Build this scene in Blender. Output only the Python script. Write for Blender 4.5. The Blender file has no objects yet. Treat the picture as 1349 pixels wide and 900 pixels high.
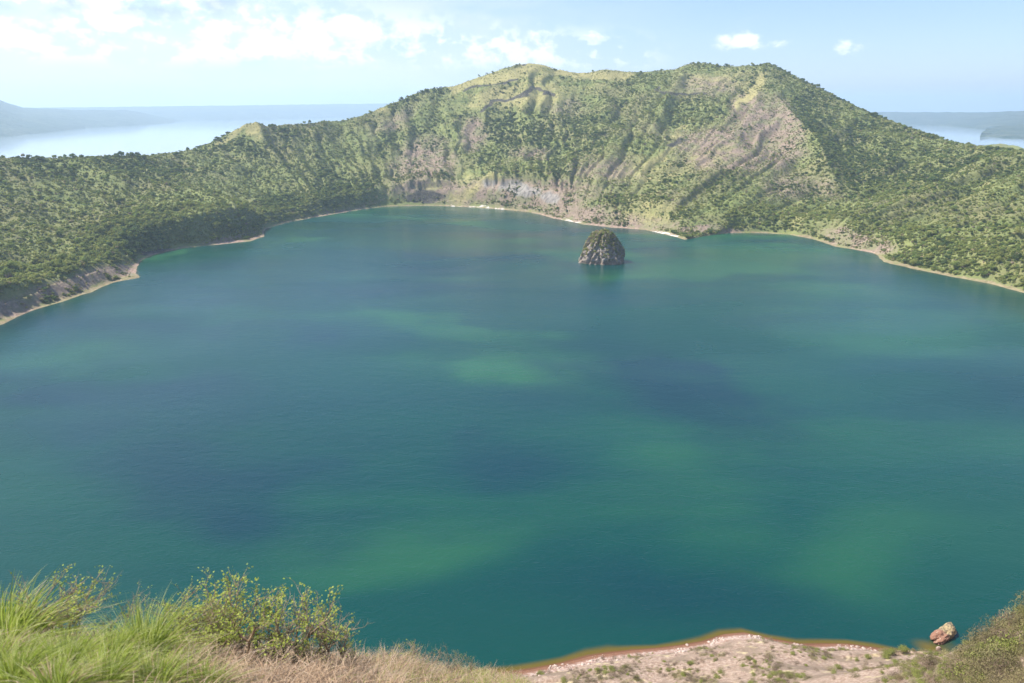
import bpy, math, random
import numpy as np
from mathutils import Vector, Matrix

R = math.radians
rng = np.random.default_rng(7)
random.seed(7)
C = bpy.context.scene.collection
scene = bpy.context.scene

# ------------------------------------------------------------------ camera
PITCH = R(17.2); F = 1000.0; W0, H0 = 1349.0, 900.0
CAM = np.array([0.0, 0.0, 150.0])
cp_, sp_ = math.cos(PITCH), math.sin(PITCH)
cam = bpy.data.cameras.new('camera')
cam.sensor_width = 36.0
cam.lens = 36.0 * F / W0
cam.clip_start = 0.1; cam.clip_end = 120000
cam.dof.use_dof = True; cam.dof.focus_distance = 700.0; cam.dof.aperture_fstop = 3.2
camo = bpy.data.objects.new('camera', cam); C.objects.link(camo)
camo.location = CAM; camo.rotation_euler = (math.pi / 2 - PITCH, 0, 0)
scene.camera = camo

# ------------------------------------------------------------------ light
SUN_ELEV, SUN_AZ = R(56), R(-84)          # azimuth from +Y (view direction), negative = to the left
SKY_STRENGTH = 0.10
sun = bpy.data.lights.new('sun', 'SUN'); sun.energy = 4.2; sun.angle = R(0.5); sun.color = (1.0, 0.95, 0.88)
suno = bpy.data.objects.new('sun', sun); C.objects.link(suno)
sdir = Vector((math.sin(SUN_AZ) * math.cos(SUN_ELEV), math.cos(SUN_AZ) * math.cos(SUN_ELEV), math.sin(SUN_ELEV)))
suno.rotation_euler = sdir.to_track_quat('Z', 'Y').to_euler()
suno.location = (-300, 100, 500)
scene.view_settings.view_transform = 'Standard'
scene.view_settings.look = 'None'
scene.view_settings.exposure = 1.06
scene.view_settings.gamma = 1.0
scene.view_settings.use_curve_mapping = False
scene.cycles.use_denoising = True
scene.cycles.max_bounces = 5
scene.cycles.volume_bounces = 1
scene.cycles.diffuse_bounces = 2
scene.cycles.glossy_bounces = 2
scene.cycles.transmission_bounces = 3
scene.cycles.transparent_max_bounces = 8


class NT:
    """small helper around a node tree"""
    def __init__(s, nt): s.t = nt; s.n = nt.nodes; s.l = nt.links
    def new(s, ty, **k):
        nd = s.n.new(ty)
        for a, v in k.items(): setattr(nd, a, v)
        return nd
    def put(s, sock, v):
        if v is None: return
        if isinstance(v, bpy.types.NodeSocket): s.l.new(v, sock)
        else: sock.default_value = v
    def m(s, op, a, b=None, c=None, clamp=False):
        nd = s.new('ShaderNodeMath', operation=op, use_clamp=clamp)
        s.put(nd.inputs[0], a); s.put(nd.inputs[1], b)
        if c is not None: s.put(nd.inputs[2], c)
        return nd.outputs[0]
    def mix(s, f, a, b, mode='MIX'):
        nd = s.new('ShaderNodeMix', data_type='RGBA', blend_type=mode)
        s.put(nd.inputs[0], f)
        for i, v in ((6, a), (7, b)):
            if isinstance(v, tuple) and len(v) == 3: v = (*v, 1)
            s.put(nd.inputs[i], v)
        return nd.outputs[2]
    def noise(s, vec, scale, detail=4, rough=0.55, dist=0.0, lac=2.0):
        nd = s.new('ShaderNodeTexNoise')
        s.put(nd.inputs['Vector'], vec)
        nd.inputs['Scale'].default_value = scale; nd.inputs['Detail'].default_value = detail
        nd.inputs['Roughness'].default_value = rough; nd.inputs['Distortion'].default_value = dist
        return nd.outputs['Fac']
    def ramp(s, v, lo, hi, a=0.0, b=1.0):
        nd = s.new('ShaderNodeMapRange', interpolation_type='SMOOTHSTEP')
        s.put(nd.inputs[0], v)
        for i, q in ((1, lo), (2, hi), (3, a), (4, b)): s.put(nd.inputs[i], q)
        return nd.outputs[0]


# sky: Nishita plus fair-weather clouds, laid out by real sky direction
world = bpy.data.worlds.new('World'); scene.world = world; world.use_nodes = True
w = NT(world.node_tree); w.n.clear()
sky = w.new('ShaderNodeTexSky', sky_type='NISHITA')
sky.sun_disc = False; sky.sun_elevation = SUN_ELEV; sky.sun_rotation = SUN_AZ
sky.altitude = 100; sky.air_density = 1.0; sky.dust_density = 0.7; sky.ozone_density = 2.0
tc = w.new('ShaderNodeTexCoord')
sep = w.new('ShaderNodeSeparateXYZ'); w.l.new(tc.outputs['Generated'], sep.inputs[0])
dx, dy, dz = sep.outputs
az = w.m('MULTIPLY', w.m('ARCTAN2', dx, dy), 57.29578)
el = w.m('MULTIPLY', w.m('ARCSINE', dz), 57.29578)
cmb = w.new('ShaderNodeCombineXYZ')
w.put(cmb.inputs[0], az); w.put(cmb.inputs[1], w.m('MULTIPLY', el, 2.6)); w.put(cmb.inputs[2], dz)
vec = cmb.outputs[0]
cmb2 = w.new('ShaderNodeCombineXYZ')
w.put(cmb2.inputs[0], az); w.put(cmb2.inputs[1], w.m('MULTIPLY', el, 1.5)); w.put(cmb2.inputs[2], dz)
vec2 = cmb2.outputs[0]
n1 = w.noise(vec2, 0.60, 8, 0.6, 0.2)
n2 = w.noise(vec, 0.14, 5, 0.55, 0.3)
# thick little cumulus: (azimuth, elevation, half width, half height, strength)
cum = [(-11.8, 5.2, 2.6, 0.95, 1.15), (-7.0, 4.9, 3.0, .45, .55), (-2.6, 4.8, 2.0, .35, .5), (1.6, 4.9, 2.6, .5, .65), (5.6, 4.7, 2.2, .42, .6), (9.5, 3.9, 2.4, .3, .35),
       (15.8, 4.3, 1.7, .6, 1.1), (18.0, 4.1, 1.0, .4, .7), (22.7, 3.7, 1.3, .48, .9), (21.5, 3.35, 3.0, .2, .3), (-22.5, 7.2, 3.4, 1.0, .6), (-18.0, 7.5, 2.2, .7, .55),
       (-16.5, 4.9, 2.6, .5, .55), (-20.0, 4.5, 3.0, .7, .6), (-29.0, 6.2, 5.0, 1.1, .6), (-26, 4.4, 5, .8, .55)]
acc = None
for a0, e0, ra, re, k in cum:
    u = w.m('DIVIDE', w.m('SUBTRACT', az, a0), ra)
    v_ = w.m('DIVIDE', w.m('SUBTRACT', el, e0), re)
    d2 = w.m('ADD', w.m('MULTIPLY', u, u), w.m('MULTIPLY', v_, v_))
    g = w.m('MULTIPLY', w.m('EXPONENT', w.m('MULTIPLY', d2, -0.8)), k)
    acc = g if acc is None else w.m('MAXIMUM', acc, g)
cden = w.m('MULTIPLY', w.ramp(w.m('ADD', acc, w.m('MULTIPLY', w.m('SUBTRACT', n1, 0.5), 2.6)), 0.42, 1.05), w.ramp(acc, .12, .45))
cden = w.m('MULTIPLY', cden, 0.95)
n3 = w.noise(vec2, .62, 7, 0.58, 0.15); n4 = w.noise(vec, .16, 3, .5)
band = w.m('MULTIPLY', w.m('MULTIPLY', w.ramp(el, 2.2, 3.3), w.ramp(w.m('ADD', el, w.m('MULTIPLY', az, .09)), 6.3, 4.0)), w.ramp(az, 12, 7))
band = w.m('MULTIPLY', band, w.ramp(w.m('ADD', w.m('MULTIPLY', n3, .65), w.m('MULTIPLY', n4, .5)), .525, .63))
cden = w.m('MAXIMUM', cden, w.m('MULTIPLY', band, .85))
# broad veil in the left half, low band towards the centre
veil = w.m('MULTIPLY', w.ramp(az, 16, -12), w.ramp(n2, 0.30, 0.66, 0.25, 1.0))
veil = w.m('MULTIPLY', veil, w.ramp(el, 16, 4))
veil = w.m('MULTIPLY', veil, 0.8)
wisp = w.m('MULTIPLY', w.ramp(n2, 0.5, 0.75), w.m('MULTIPLY', w.ramp(az, 26, 5), 0.22))
veil = w.m('MAXIMUM', veil, wisp)
grey = w.m('MULTIPLY', w.ramp(w.noise(vec2, 0.22, 6, .55), .46, .60), w.m('MULTIPLY', w.ramp(az, -14, -24), w.ramp(el, 4.9, 6.4)))
skyc = w.mix(1.0, sky.outputs[0], (.73, .775, 1.02, 1), 'MULTIPLY')
skyc = w.mix(veil, skyc, (4.6, 4.95, 5.5, 1))
skyc = w.mix(cden, skyc, (6.3, 6.5, 6.8, 1))
skyc = w.mix(w.m('MULTIPLY', grey, .8), skyc, (2.3, 2.85, 3.6, 1))
bg = w.new('ShaderNodeBackground'); w.l.new(skyc, bg.inputs[0]); bg.inputs[1].default_value = SKY_STRENGTH
wo = w.new('ShaderNodeOutputWorld'); w.l.new(bg.outputs[0], wo.inputs[0])


# ------------------------------------------------------------------ maths
def ray(px, py):
    dx = (np.asarray(px, float) - W0 / 2) / F; dy = (H0 / 2 - np.asarray(py, float)) / F
    return dx, cp_ + dy * sp_, -sp_ + dy * cp_
def at_z(px, py, z=0.0):
    x, y, zz = ray(px, py); t = (z - CAM[2]) / zz
    return np.array([x * t, y * t, z + 0 * t])
def at_y(px, py, Y):
    x, y, zz = ray(px, py); t = Y / y
    return np.array([x * t, Y + 0 * t, CAM[2] + zz * t])
def project(x, y, z):
    z = z - CAM[2]
    dep = y * cp_ - z * sp_; up = y * sp_ + z * cp_
    dep = np.where(dep < 1e-3, 1e-3, dep)
    return W0 / 2 + F * x / dep, H0 / 2 - F * up / dep, dep

_P = rng.permutation(4096); _G = rng.random(4096) * 2 - 1
def vnoise(x, y):
    xi = np.floor(x).astype(np.int64); yi = np.floor(y).astype(np.int64)
    fx = x - xi; fy = y - yi
    fx = fx * fx * fx * (fx * (fx * 6 - 15) + 10); fy = fy * fy * fy * (fy * (fy * 6 - 15) + 10)
    h = lambda a, b: _G[_P[(_P[a & 4095] + b) & 4095]]
    return (h(xi, yi) * (1 - fx) + h(xi + 1, yi) * fx) * (1 - fy) + (h(xi, yi + 1) * (1 - fx) + h(xi + 1, yi + 1) * fx) * fy
def fbm(x, y, o=4, g=0.5):
    s = 0; a = 1; n = 0
    for i in range(o):
        s = s + a * vnoise(x + 37.1 * i, y - 11.7 * i); n += a; a *= g; x = x * 2.03; y = y * 2.03
    return s / n
def sst(a, b, x):
    t = np.clip((x - a) / (b - a), 0, 1); return t * t * (3 - 2 * t)


# ------------------------------------------------------------------ object helpers
def tag(o, label=None, cat=None, group=None, kind=None):
    if label: o['label'] = label
    if cat: o['category'] = cat
    if group: o['group'] = group
    if kind: o['kind'] = kind
    return o
def mesh_np(name, V, Fq, mats=(), smooth=True, mi=None):
    me = bpy.data.meshes.new(name)
    V = np.asarray(V, np.float32); Fq = np.asarray(Fq, np.int32); k = Fq.shape[1]
    me.vertices.add(len(V)); me.vertices.foreach_set('co', V.ravel())
    me.loops.add(Fq.size); me.loops.foreach_set('vertex_index', Fq.ravel())
    me.polygons.add(len(Fq)); me.polygons.foreach_set('loop_start', np.arange(0, Fq.size, k, dtype=np.int32))
    for m_ in mats: me.materials.append(m_)
    if mi is not None: me.polygons.foreach_set('material_index', np.asarray(mi, np.int32))
    me.polygons.foreach_set('use_smooth', np.full(len(Fq), smooth))
    me.update(calc_edges=True); me.validate()
    return me
def link(name, me, parent=None, loc=(0, 0, 0)):
    o = bpy.data.objects.new(name, me); C.objects.link(o); o.location = loc
    if parent: o.parent = parent
    return o
def attr_f(me, name, vals):
    a = me.attributes.new(name, 'FLOAT', 'POINT'); a.data.foreach_set('value', np.asarray(vals, np.float32).ravel())
def attr_c(me, name, vals):
    a = me.attributes.new(name, 'FLOAT_COLOR', 'POINT')
    v = np.ones((len(vals), 4), np.float32); v[:, :3] = vals; a.data.foreach_set('color', v.ravel())
def grid_faces(n, m, wrap=False):
    i = np.arange(n if wrap else n - 1)[:, None]; j = np.arange(m - 1)[None, :]
    a = i * m + j; b = ((i + 1) % n) * m + j
    return np.stack([a, b, b + 1, a + 1], -1).reshape(-1, 4)


# ------------------------------------------------------------------ crater shape
CX, CY = 0.0, 650.0
shore_px = [(-60, 445), (0, 428), (40, 410), (80, 398), (120, 385), (150, 372), (185, 366), (181, 352), (186, 343), (200, 337), (240, 327), (290, 322), (330, 318), (348, 312), (351, 301),
            (380, 293), (430, 284), (470, 277), (510, 272), (560, 271), (600, 272), (650, 275), (700, 280), (730, 288), (770, 296), (810, 300), (850, 303), (880, 310), (902, 316),
            (930, 311), (960, 307), (1000, 307), (1040, 309), (1070, 315), (1100, 325), (1150, 333), (1165, 345), (1200, 354), (1250, 364), (1300, 373), (1349, 386), (1420, 410),
            (1560, 460), (1700, 560), (1650, 700), (1500, 790), (1400, 835), (1330, 874), (1290, 880), (1250, 874), (1200, 862), (1160, 855), (1110, 848), (1060, 850), (1020, 843), (985, 834),
            (955, 836), (930, 845), (880, 853), (830, 857), (780, 863), (740, 874), (690, 884), (600, 892), (500, 893), (300, 890), (100, 870), (-100, 820), (-300, 720), (-400, 620), (-220, 500)]
sh = np.array([at_z(a, b)[:2] for a, b in shore_px])
s_phi = np.arctan2(sh[:, 1] - CY, sh[:, 0] - CX); s_r = np.hypot(sh[:, 0] - CX, sh[:, 1] - CY)
o_ = np.argsort(s_phi); s_phi, s_r = s_phi[o_], s_r[o_]
_g = np.linspace(-math.pi, math.pi, 1440, endpoint=False); _v = np.interp(_g, s_phi, s_r, period=2 * math.pi)
_k = np.exp(-(np.arange(-60, 61) / 26.0) ** 2); _k /= _k.sum()
_v = np.convolve(np.concatenate([_v[-60:], _v, _v[:60]]), _k, 'valid')      # the shore line with its small bays smoothed out
rim_px = [(-50, 212, 860), (0, 210, 900), (50, 210, 950), (100, 209, 1000), (150, 208, 1060), (200, 206, 1120), (240, 201, 1180), (262, 197, 1210), (285, 187, 1240), (310, 173, 1265),
          (325, 165, 1275), (338, 162, 1285), (352, 168, 1300), (375, 166, 1330), (416, 163, 1380), (450, 160, 1420), (480, 153, 1450), (500, 144, 1480), (520, 137, 1500), (545, 126, 1530), (570, 118, 1550),
          (600, 114, 1570), (620, 107, 1580), (640, 100, 1590), (660, 92, 1600), (680, 87, 1610), (700, 85, 1620), (715, 86, 1620), (730, 92, 1620), (760, 96, 1620), (780, 96, 1620), (800, 93, 1620),
          (815, 94, 1620), (840, 96, 1620), (870, 94, 1620), (890, 92, 1620), (905, 86, 1615), (925, 84, 1610), (950, 88, 1600), (975, 88, 1590), (1000, 86, 1580), (1012, 84, 1575), (1025, 90, 1560),
          (1050, 103, 1530), (1080, 118, 1490), (1110, 133, 1450), (1150, 152, 1400), (1190, 167, 1340), (1230, 181, 1270), (1250, 188, 1230), (1290, 194, 1150), (1349, 201, 1020), (1420, 210, 960)]
rim = [tuple(at_y(*p)) for p in rim_px] + [(-640, 560, 100), (-590, 350, 115), (-460, 160, 130), (-250, 40, 143), (-110, 8, 147.5), (-40, -1, 148.2), (0, -2, 148.6), (40, -1, 148.4), (110, 8, 149), (250, 50, 148),
                                              (450, 170, 142), (600, 330, 130), (680, 520, 115)]
rim = np.array(rim)
r_phi = np.arctan2(rim[:, 1] - CY, rim[:, 0] - CX); r_r = np.hypot(rim[:, 0] - CX, rim[:, 1] - CY); r_z = rim[:, 2]
o_ = np.argsort(r_phi); r_phi, r_r, r_z = r_phi[o_], r_r[o_], r_z[o_]
def pin(phi, xp, fp): return np.interp(phi, xp, fp, period=2 * math.pi)
NEAR_D = [0, .17, .35, .46, .68, .89, 1.0]; NEAR_Z = [0, .10, .26, .39, .60, .82, 1.0]
spur = np.array([at_y(1008, 96, 1565), at_y(1002, 108, 1540), at_y(1020, 128, 1430), at_y(1042, 152, 1330), at_y(1078, 190, 1190), at_y(1098, 240, 1075)])
spur2 = np.array([at_y(905, 168, 1400), at_y(880, 195, 1300), at_y(850, 232, 1170)])
spur3 = np.array([at_y(822, 96, 1600), at_y(826, 104, 1560)])
def seg_dist(x, y, P):
    best = np.full(x.shape, 1e9); zb = np.zeros(x.shape)
    for a, b in zip(P[:-1], P[1:]):
        d = b[:2] - a[:2]; t = np.clip(((x - a[0]) * d[0] + (y - a[1]) * d[1]) / (d @ d), 0, 1)
        q = np.hypot(x - a[0] - t * d[0], y - a[1] - t * d[1]); m = q < best
        best = np.where(m, q, best); zb = np.where(m, a[2] + t * (b[2] - a[2]), zb)
    return best, zb
hilltop = at_y(1330, 189, 1640)

_h = np.array([(-60, 445, .20), (0, 428, .17), (100, 392, .14), (160, 369, .10), (180, 352, .10), (205, 335, .24), (250, 326, .33), (300, 321, .38), (340, 315, .40), (352, 301, .12), (390, 290, .10),
               (430, 284, .12), (480, 276, .26), (560, 271, .28)])
_hp = at_z(_h[:, 0], _h[:, 1]); hl_phi = np.arctan2(_hp[1] - CY, _hp[0] - CX); hl_a = _h[:, 2]; _o = np.argsort(hl_phi); hl_phi, hl_a = hl_phi[_o], hl_a[_o]
_c = np.array([(520, 271, 0), (545, 271, 10), (585, 271, 10), (610, 272, 2), (630, 273, 4), (650, 275, 16), (735, 289, 17), (760, 294, 6), (800, 299, 0)], float)
_cp = at_z(_c[:, 0], _c[:, 1]); cl_phi = np.arctan2(_cp[1] - CY, _cp[0] - CX); cl_a = _c[:, 2]; _o = np.argsort(cl_phi); cl_phi, cl_a = cl_phi[_o], cl_a[_o]
def gullies(phi, sc_, x, y):
    q = phi * 650 + 14 * fbm(x / 60, y / 60, 2)
    return (np.abs(fbm(q / 25, sc_ * 1.1 + 3, 3)) - .17) * 1.0, (np.abs(fbm(q / 84, sc_ * .9 + 9, 2)) - .2)
def near_f(phi): return sst(-.5, -.85, np.sin(phi))
def near_b(x, y):
    """height above the plane z = 150 - .8826 y of the ledge below the viewpoint"""
    a = x / np.maximum(y, 2.5)
    top = np.interp(a, [-1.2, -.8, -.55, -.35, -.2, -.05, .01, .08, .2, .5], [.56, .52, .42, .34, .28, .20, .06, -.5, -1.5, -2.4])
    pk = np.interp(a, [-.6, -.25, -.1, 0], [6.0, 7.0, 11.0, 13.0])
    t = y / pk
    return np.where(t < 1, top - (top + 1.45) * (1 - np.clip(t, -1, 1)) ** 1.7, top - .55 * (y - pk) - .0 * t)

def height(x, y, detail=True):
    x = np.asarray(x, float); y = np.asarray(y, float)
    phi = np.arctan2(y - CY, x - CX); r = np.hypot(x - CX, y - CY)
    wob = fbm(x / 22, y / 22, 3) * 3.0 * sst(120, 400, np.hypot(x, y))
    rs = pin(phi, s_phi, s_r) + wob; rr = pin(phi, r_phi, r_r); zr = pin(phi, r_phi, r_z)
    rs2 = pin(phi, _g, _v)
    d = r - rs; rsm = rs + (rs2 - rs) * (1 - near_f(phi))
    s = (r - rsm) / (rr - rsm)
    sc_ = np.clip(s, 0, 1)
    near = sst(-.6, -.95, np.sin(phi)) ;
    left = sst(-.35, -.75, np.cos(phi)) * (1 - near); right = sst(.45, .9, np.cos(phi)) * (1 - near)
    mid = np.clip(1 - near - left - right, 0, 1)
    hA = pin(phi, hl_phi, hl_a); gl = hA * sst(0, .085, sc_) + (1 - hA) * sc_ ** 1.5
    gr = .12 * sst(0, .1, sc_) + .88 * sc_ ** 1.15
    gm = .10 * sst(0, .08, sc_) + .90 * sc_ ** 1.28
    gn = np.interp(sc_, NEAR_D, NEAR_Z)
    z = zr * (gl * left + gr * right + gm * mid + gn * near)
    # beach strip, then the rise
    amp = sst(0.0, .12, sc_) * (1 - .75 * sst(.85, 1.0, sc_))
    R0 = 650.0
    g1, g2 = gullies(phi, sc_, x, y); gully = g1 * 21 + g2 * 18
    z = z + gully * amp * np.sin(np.clip(sc_, 0, 1) * math.pi) ** .5 * (1 - .6 * left) * (1 - .92 * near)
    cA = pin(phi, cl_phi, cl_a) * (1 + .5 * fbm(phi * 60, phi * 0, 3)); so = sc_ + .012 * fbm(phi * 90, phi * 0 + 4, 3)
    z = z + cA * (sst(.085, .105, so) - sst(.13, .42, so))
    z = z + fbm(x / 60, y / 60, 5) * 8 * amp * (1 - .6 * near)
    # side bluff and lake-side points of the left shore
    for P, kk in ((spur, .62), (spur2, .5)):
        q, zb = seg_dist(x, y, P); c = zb + 5 - kk * q
        z = np.where((q < 140) & (c > z - 12), np.logaddexp(z / 4, c / 4) * 4, z)
    z = z + 60 * np.exp(-(((x - 118) / 28) ** 2 + ((y - 86) / 40) ** 2)) * near
    out = np.clip((r - rr), 0, None)
    zo = zr - .06 * out - np.clip(out - 15, 0, None) * .17 + (fbm(x / 120, y / 120, 4) * 9) * sst(20, 200, out)
    hd = np.exp(-(((x - hilltop[0]) / 210) ** 2 + ((y - hilltop[1]) / 150) ** 2))
    zo = np.maximum(zo, -12) * 1.0
    zo = np.maximum(zo, (hilltop[2] + 8) * hd + fbm(x / 30, y / 30, 3) * 4 - 10 + 2)
    zo = np.maximum(zo, -12)
    z = np.where(s > 1, zo, z)
    z = np.where(d < 0, np.maximum(d * .35, -8), z)
    z = np.where((d > 0) & (s < 1), z * sst(-3, np.where(z > 9, 22, 14), d) + np.minimum(d * .18, 1.6) * (1 + .8 * fbm(x / 30, y / 30, 3)), z)
    if detail:
        z = z + fbm(x / 9, y / 9, 3) * 1.3 * sst(4, 20, d) * sst(60, 200, np.hypot(x, y))
    # ledge at the viewpoint
    k = sst(34, 20, np.hypot(x, y))
    zn = 150 - .8826 * y + near_b(x, y)
    zn = np.where(y < 0, 148.55 + .05 * y + 0 * x, zn)
    z = z * (1 - k) + zn * k
    return z


# ------------------------------------------------------------------ land-cover map (what grows or lies where)
def blob(px, py, cx, cy, rx, ry, rot=0, k=1.0):
    c, s = math.cos(R(rot)), math.sin(R(rot)); u = (px - cx) * c + (py - cy) * s; v = -(px - cx) * s + (py - cy) * c
    return k * np.exp(-((u / rx) ** 2 + (v / ry) ** 2) ** 1.3)
def line(px, py, pts, wd, k=1.0):
    best = np.full(np.shape(px), 1e9)
    for a, b in zip(pts[:-1], pts[1:]):
        ax, ay = a; ddx, ddy = b[0] - ax, b[1] - ay
        t = np.clip(((px - ax) * ddx + (py - ay) * ddy) / (ddx * ddx + ddy * ddy), 0, 1)
        best = np.minimum(best, np.hypot(px - ax - t * ddx, py - ay - t * ddy))
    return k * np.exp(-(best / wd) ** 2)
def cover(x, y, z):
    px, py, dep = project(x, y, z)
    far = (y > 330)
    jx = px + fbm(x / 40, y / 40, 3) * 10; jy = py + fbm(x / 40 + 50, y / 40, 3) * 8
    px, py = jx, jy
    mx = lambda *a: np.clip(np.maximum.reduce(a), 0, 1) * far
    grass = mx(line(px, py, [(596, 117), (640, 106), (690, 92), (722, 90)], 9), line(px, py, [(640, 130), (680, 110), (730, 100)], 7, .7), line(px, py, [(735, 97), (790, 102), (822, 102)], 8),
               line(px, py, [(1003, 103), (990, 122), (975, 138)], 7, 1), line(px, py, [(845, 236), (880, 197), (905, 168)], 5, .9), blob(px, py, 338, 172, 15, 9),
               line(px, py, [(282, 190), (325, 170)], 4, .7), line(px, py, [(600, 262), (650, 236)], 14, .7), line(px, py, [(620, 235), (560, 250)], 10, .5),
               blob(px, py, 870, 225, 60, 35, 0, .45), blob(px, py, 950, 105, 60, 18, 0, .55), blob(px, py, 680, 128, 90, 20, -6, .75), blob(px, py, 770, 118, 60, 12, 0, .5), blob(px, py, 860, 275, 60, 25, 0, .55),
               blob(px, py, 500, 142, 14, 5, 0, .8), blob(px, py, 1050, 292, 70, 14, 0, .5), blob(px, py, 70, 372, 90, 16, -18, .45), blob(px, py, 935, 205, 60, 20, -20, .5), blob(px, py, 1300, 242, 12, 3, 0, .6), blob(px, py, 1300, 345, 12, 5, 0, .8))
    bare = mx(blob(px, py, 975, 195, 95, 32, 0), blob(px, py, 1025, 170, 45, 42, 0), blob(px, py, 985, 150, 32, 30, 0, .9), blob(px, py, 560, 215, 50, 40, 0, .8), blob(px, py, 700, 255, 110, 24, 0, .85), blob(px, py, 740, 140, 50, 14, 0, .5),
              blob(px, py, 800, 287, 110, 13, 4, .9), blob(px, py, 720, 268, 60, 12, 8, .9), blob(px, py, 625, 180, 20, 26, 30, .8), blob(px, py, 520, 160, 50, 14, -30, .55),
              blob(px, py, 1135, 318, 55, 16, 10, .9), blob(px, py, 930, 303, 50, 7, 0, .9), blob(px, py, 935, 112, 60, 20, 10, .6), blob(px, py, 95, 375, 85, 13, -16, .95),
              blob(px, py, 20, 402, 50, 16, -20, .9), blob(px, py, 170, 357, 28, 10, 0, 1), blob(px, py, 300, 314, 60, 8, -12, .85), blob(px, py, 700, 200, 40, 12, 0, .65), blob(px, py, 1040, 245, 60, 30, 0, .55),
              blob(px, py, 600, 253, 110, 22, 0, .8), blob(px, py, 440, 280, 90, 5, -10, .6), blob(px, py, 900, 260, 50, 20, 0, .35), blob(px, py, 800, 225, 70, 24, 0, .6), blob(px, py, 860, 170, 60, 14, 20, .45), blob(px, py, 1090, 250, 40, 24, 20, .5))
    ed = np.interp(py, [80, 92, 130, 150, 190, 240], [1006, 1010, 1026, 1046, 1081, 1100]); bare = bare * np.where((py < 235) & (px > 960), sst(7, -3, px - ed), 1)
    rock = mx(blob(px, py, 645, 244, 12, 8, 0, 1), blob(px, py, 680, 247, 34, 10, 4), blob(px, py, 722, 260, 18, 9, 20, .95), blob(px, py, 170, 362, 12, 6, 0, .5))
    dark = mx(line(px, py, [(636, 148), (655, 136), (690, 123), (705, 118), (728, 122)], 3.2, .85), line(px, py, [(612, 122), (650, 112), (680, 100)], 1.8, .8), blob(px, py, 566, 262, 20, 9), blob(px, py, 690, 88, 10, 2, 0, .6),
              line(px, py, [(870, 118), (930, 125)], 2.5, .7), blob(px, py, 545, 266, 12, 6, 0, .8), blob(px, py, 210, 330, 36, 5, -8, .9), blob(px, py, 960, 240, 60, 6, 5, .4), line(px, py, [(880, 190), (900, 186)], 4, .8))
    white = mx(line(px, py, [(738, 290), (765, 296)], 2.2), line(px, py, [(832, 301), (862, 304), (890, 311)], 3, 1), line(px, py, [(590, 273), (660, 275)], 2.2, .9), blob(px, py, 885, 297, 8, 4, 0, .8))
    forest = mx(blob(px, py, 690, 178, 70, 26, 8), blob(px, py, 780, 165, 60, 30, 0, .7), blob(px, py, 560, 125, 50, 12, -20, .8), blob(px, py, 1130, 200, 110, 42, 28), blob(px, py, 1040, 110, 40, 22, 30, 1), blob(px, py, 230, 308, 90, 12, 4, .8),
                blob(px, py, 450, 245, 70, 24, -12, .85), blob(px, py, 110, 222, 190, 14, 0, .9), blob(px, py, 300, 205, 60, 26, 0, .7), blob(px, py, 540, 190, 40, 20, 0, .6), blob(px, py, 900, 282, 20, 8, 0, .9),
                blob(px, py, 830, 284, 16, 7, 0, .9), blob(px, py, 700, 262, 6, 8, 0, .8), blob(px, py, 1000, 250, 80, 25, 0, .6), blob(px, py, 870, 100, 60, 10, 0, .7), blob(px, py, 880, 150, 60, 20, 0, .35),
                blob(px, py, 740, 210, 50, 25, 0, .5), blob(px, py, 380, 262, 50, 12, -5, .7), blob(px, py, 1250, 215, 110, 18, 8, .6))
    pale = mx(blob(px, py, 110, 290, 190, 40, 0), blob(px, py, 420, 215, 90, 32, -10, .9), blob(px, py, 1260, 300, 130, 55, 8, .8), blob(px, py, 60, 350, 120, 25, -10, .9), blob(px, py, 900, 262, 60, 20, 0, .6),
              blob(px, py, 1100, 290, 100, 22, 8, .8), blob(px, py, 640, 215, 50, 20, 0, .5))
    return grass, bare, rock, dark, white, forest, pale


# ------------------------------------------------------------------ materials
def mat(name):
    m_ = bpy.data.materials.new(name); m_.use_nodes = True
    t = NT(m_.node_tree); t.n.clear()
    out = t.new('ShaderNodeOutputMaterial'); return m_, t, out
def bsdf(t, out, col, rough=.9, spec=.2, bump=None, bs=.5, bd=1.0):
    b = t.new('ShaderNodeBsdfPrincipled')
    if isinstance(col, tuple) and len(col) == 3: col = (*col, 1)
    t.put(b.inputs['Base Color'], col); t.put(b.inputs['Roughness'], rough); b.inputs['Specular IOR Level'].default_value = spec
    if bump is not None:
        bp = t.new('ShaderNodeBump'); bp.inputs['Strength'].default_value = bs; bp.inputs['Distance'].default_value = bd
        t.put(bp.inputs['Height'], bump); t.l.new(bp.outputs[0], b.inputs['Normal'])
    t.l.new(b.outputs[0], out.inputs[0]); return b
def attr(t, name):
    a = t.new('ShaderNodeAttribute', attribute_name=name); return a

# terrain
m_terrain, t, out = mat('crater_ground')
pos = t.new('ShaderNodeNewGeometry').outputs['Position']
A = attr(t, 'coverA').outputs['Color']; B = attr(t, 'coverB').outputs['Color']
sa = t.new('ShaderNodeSeparateColor'); t.l.new(A, sa.inputs[0]); sb = t.new('ShaderNodeSeparateColor'); t.l.new(B, sb.inputs[0])
nb = t.noise(pos, .05, 6, .62); nf = t.noise(pos, .35, 5, .65); nm = t.noise(pos, .012, 4, .6)
col = t.mix(t.ramp(nb, .3, .7), (.130, .160, .054), (.210, .225, .080))
col = t.mix(t.m('MULTIPLY', t.ramp(nm, .4, .65), .5), col, (.19, .155, .085))
barec = t.mix(t.ramp(nf, .3, .7), (.18, .135, .10), (.31, .235, .17))
barec = t.mix(t.ramp(nb, .45, .62), barec, (.20, .19, .10))
col = t.mix(t.ramp(t.m('ADD', sa.outputs[1], t.m('MULTIPLY', t.m('SUBTRACT', nf, .5), .7)), .25, .7), col, barec)
grassc = t.mix(t.ramp(nf, .3, .7), (.25, .23, .09), (.37, .32, .14))
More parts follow.
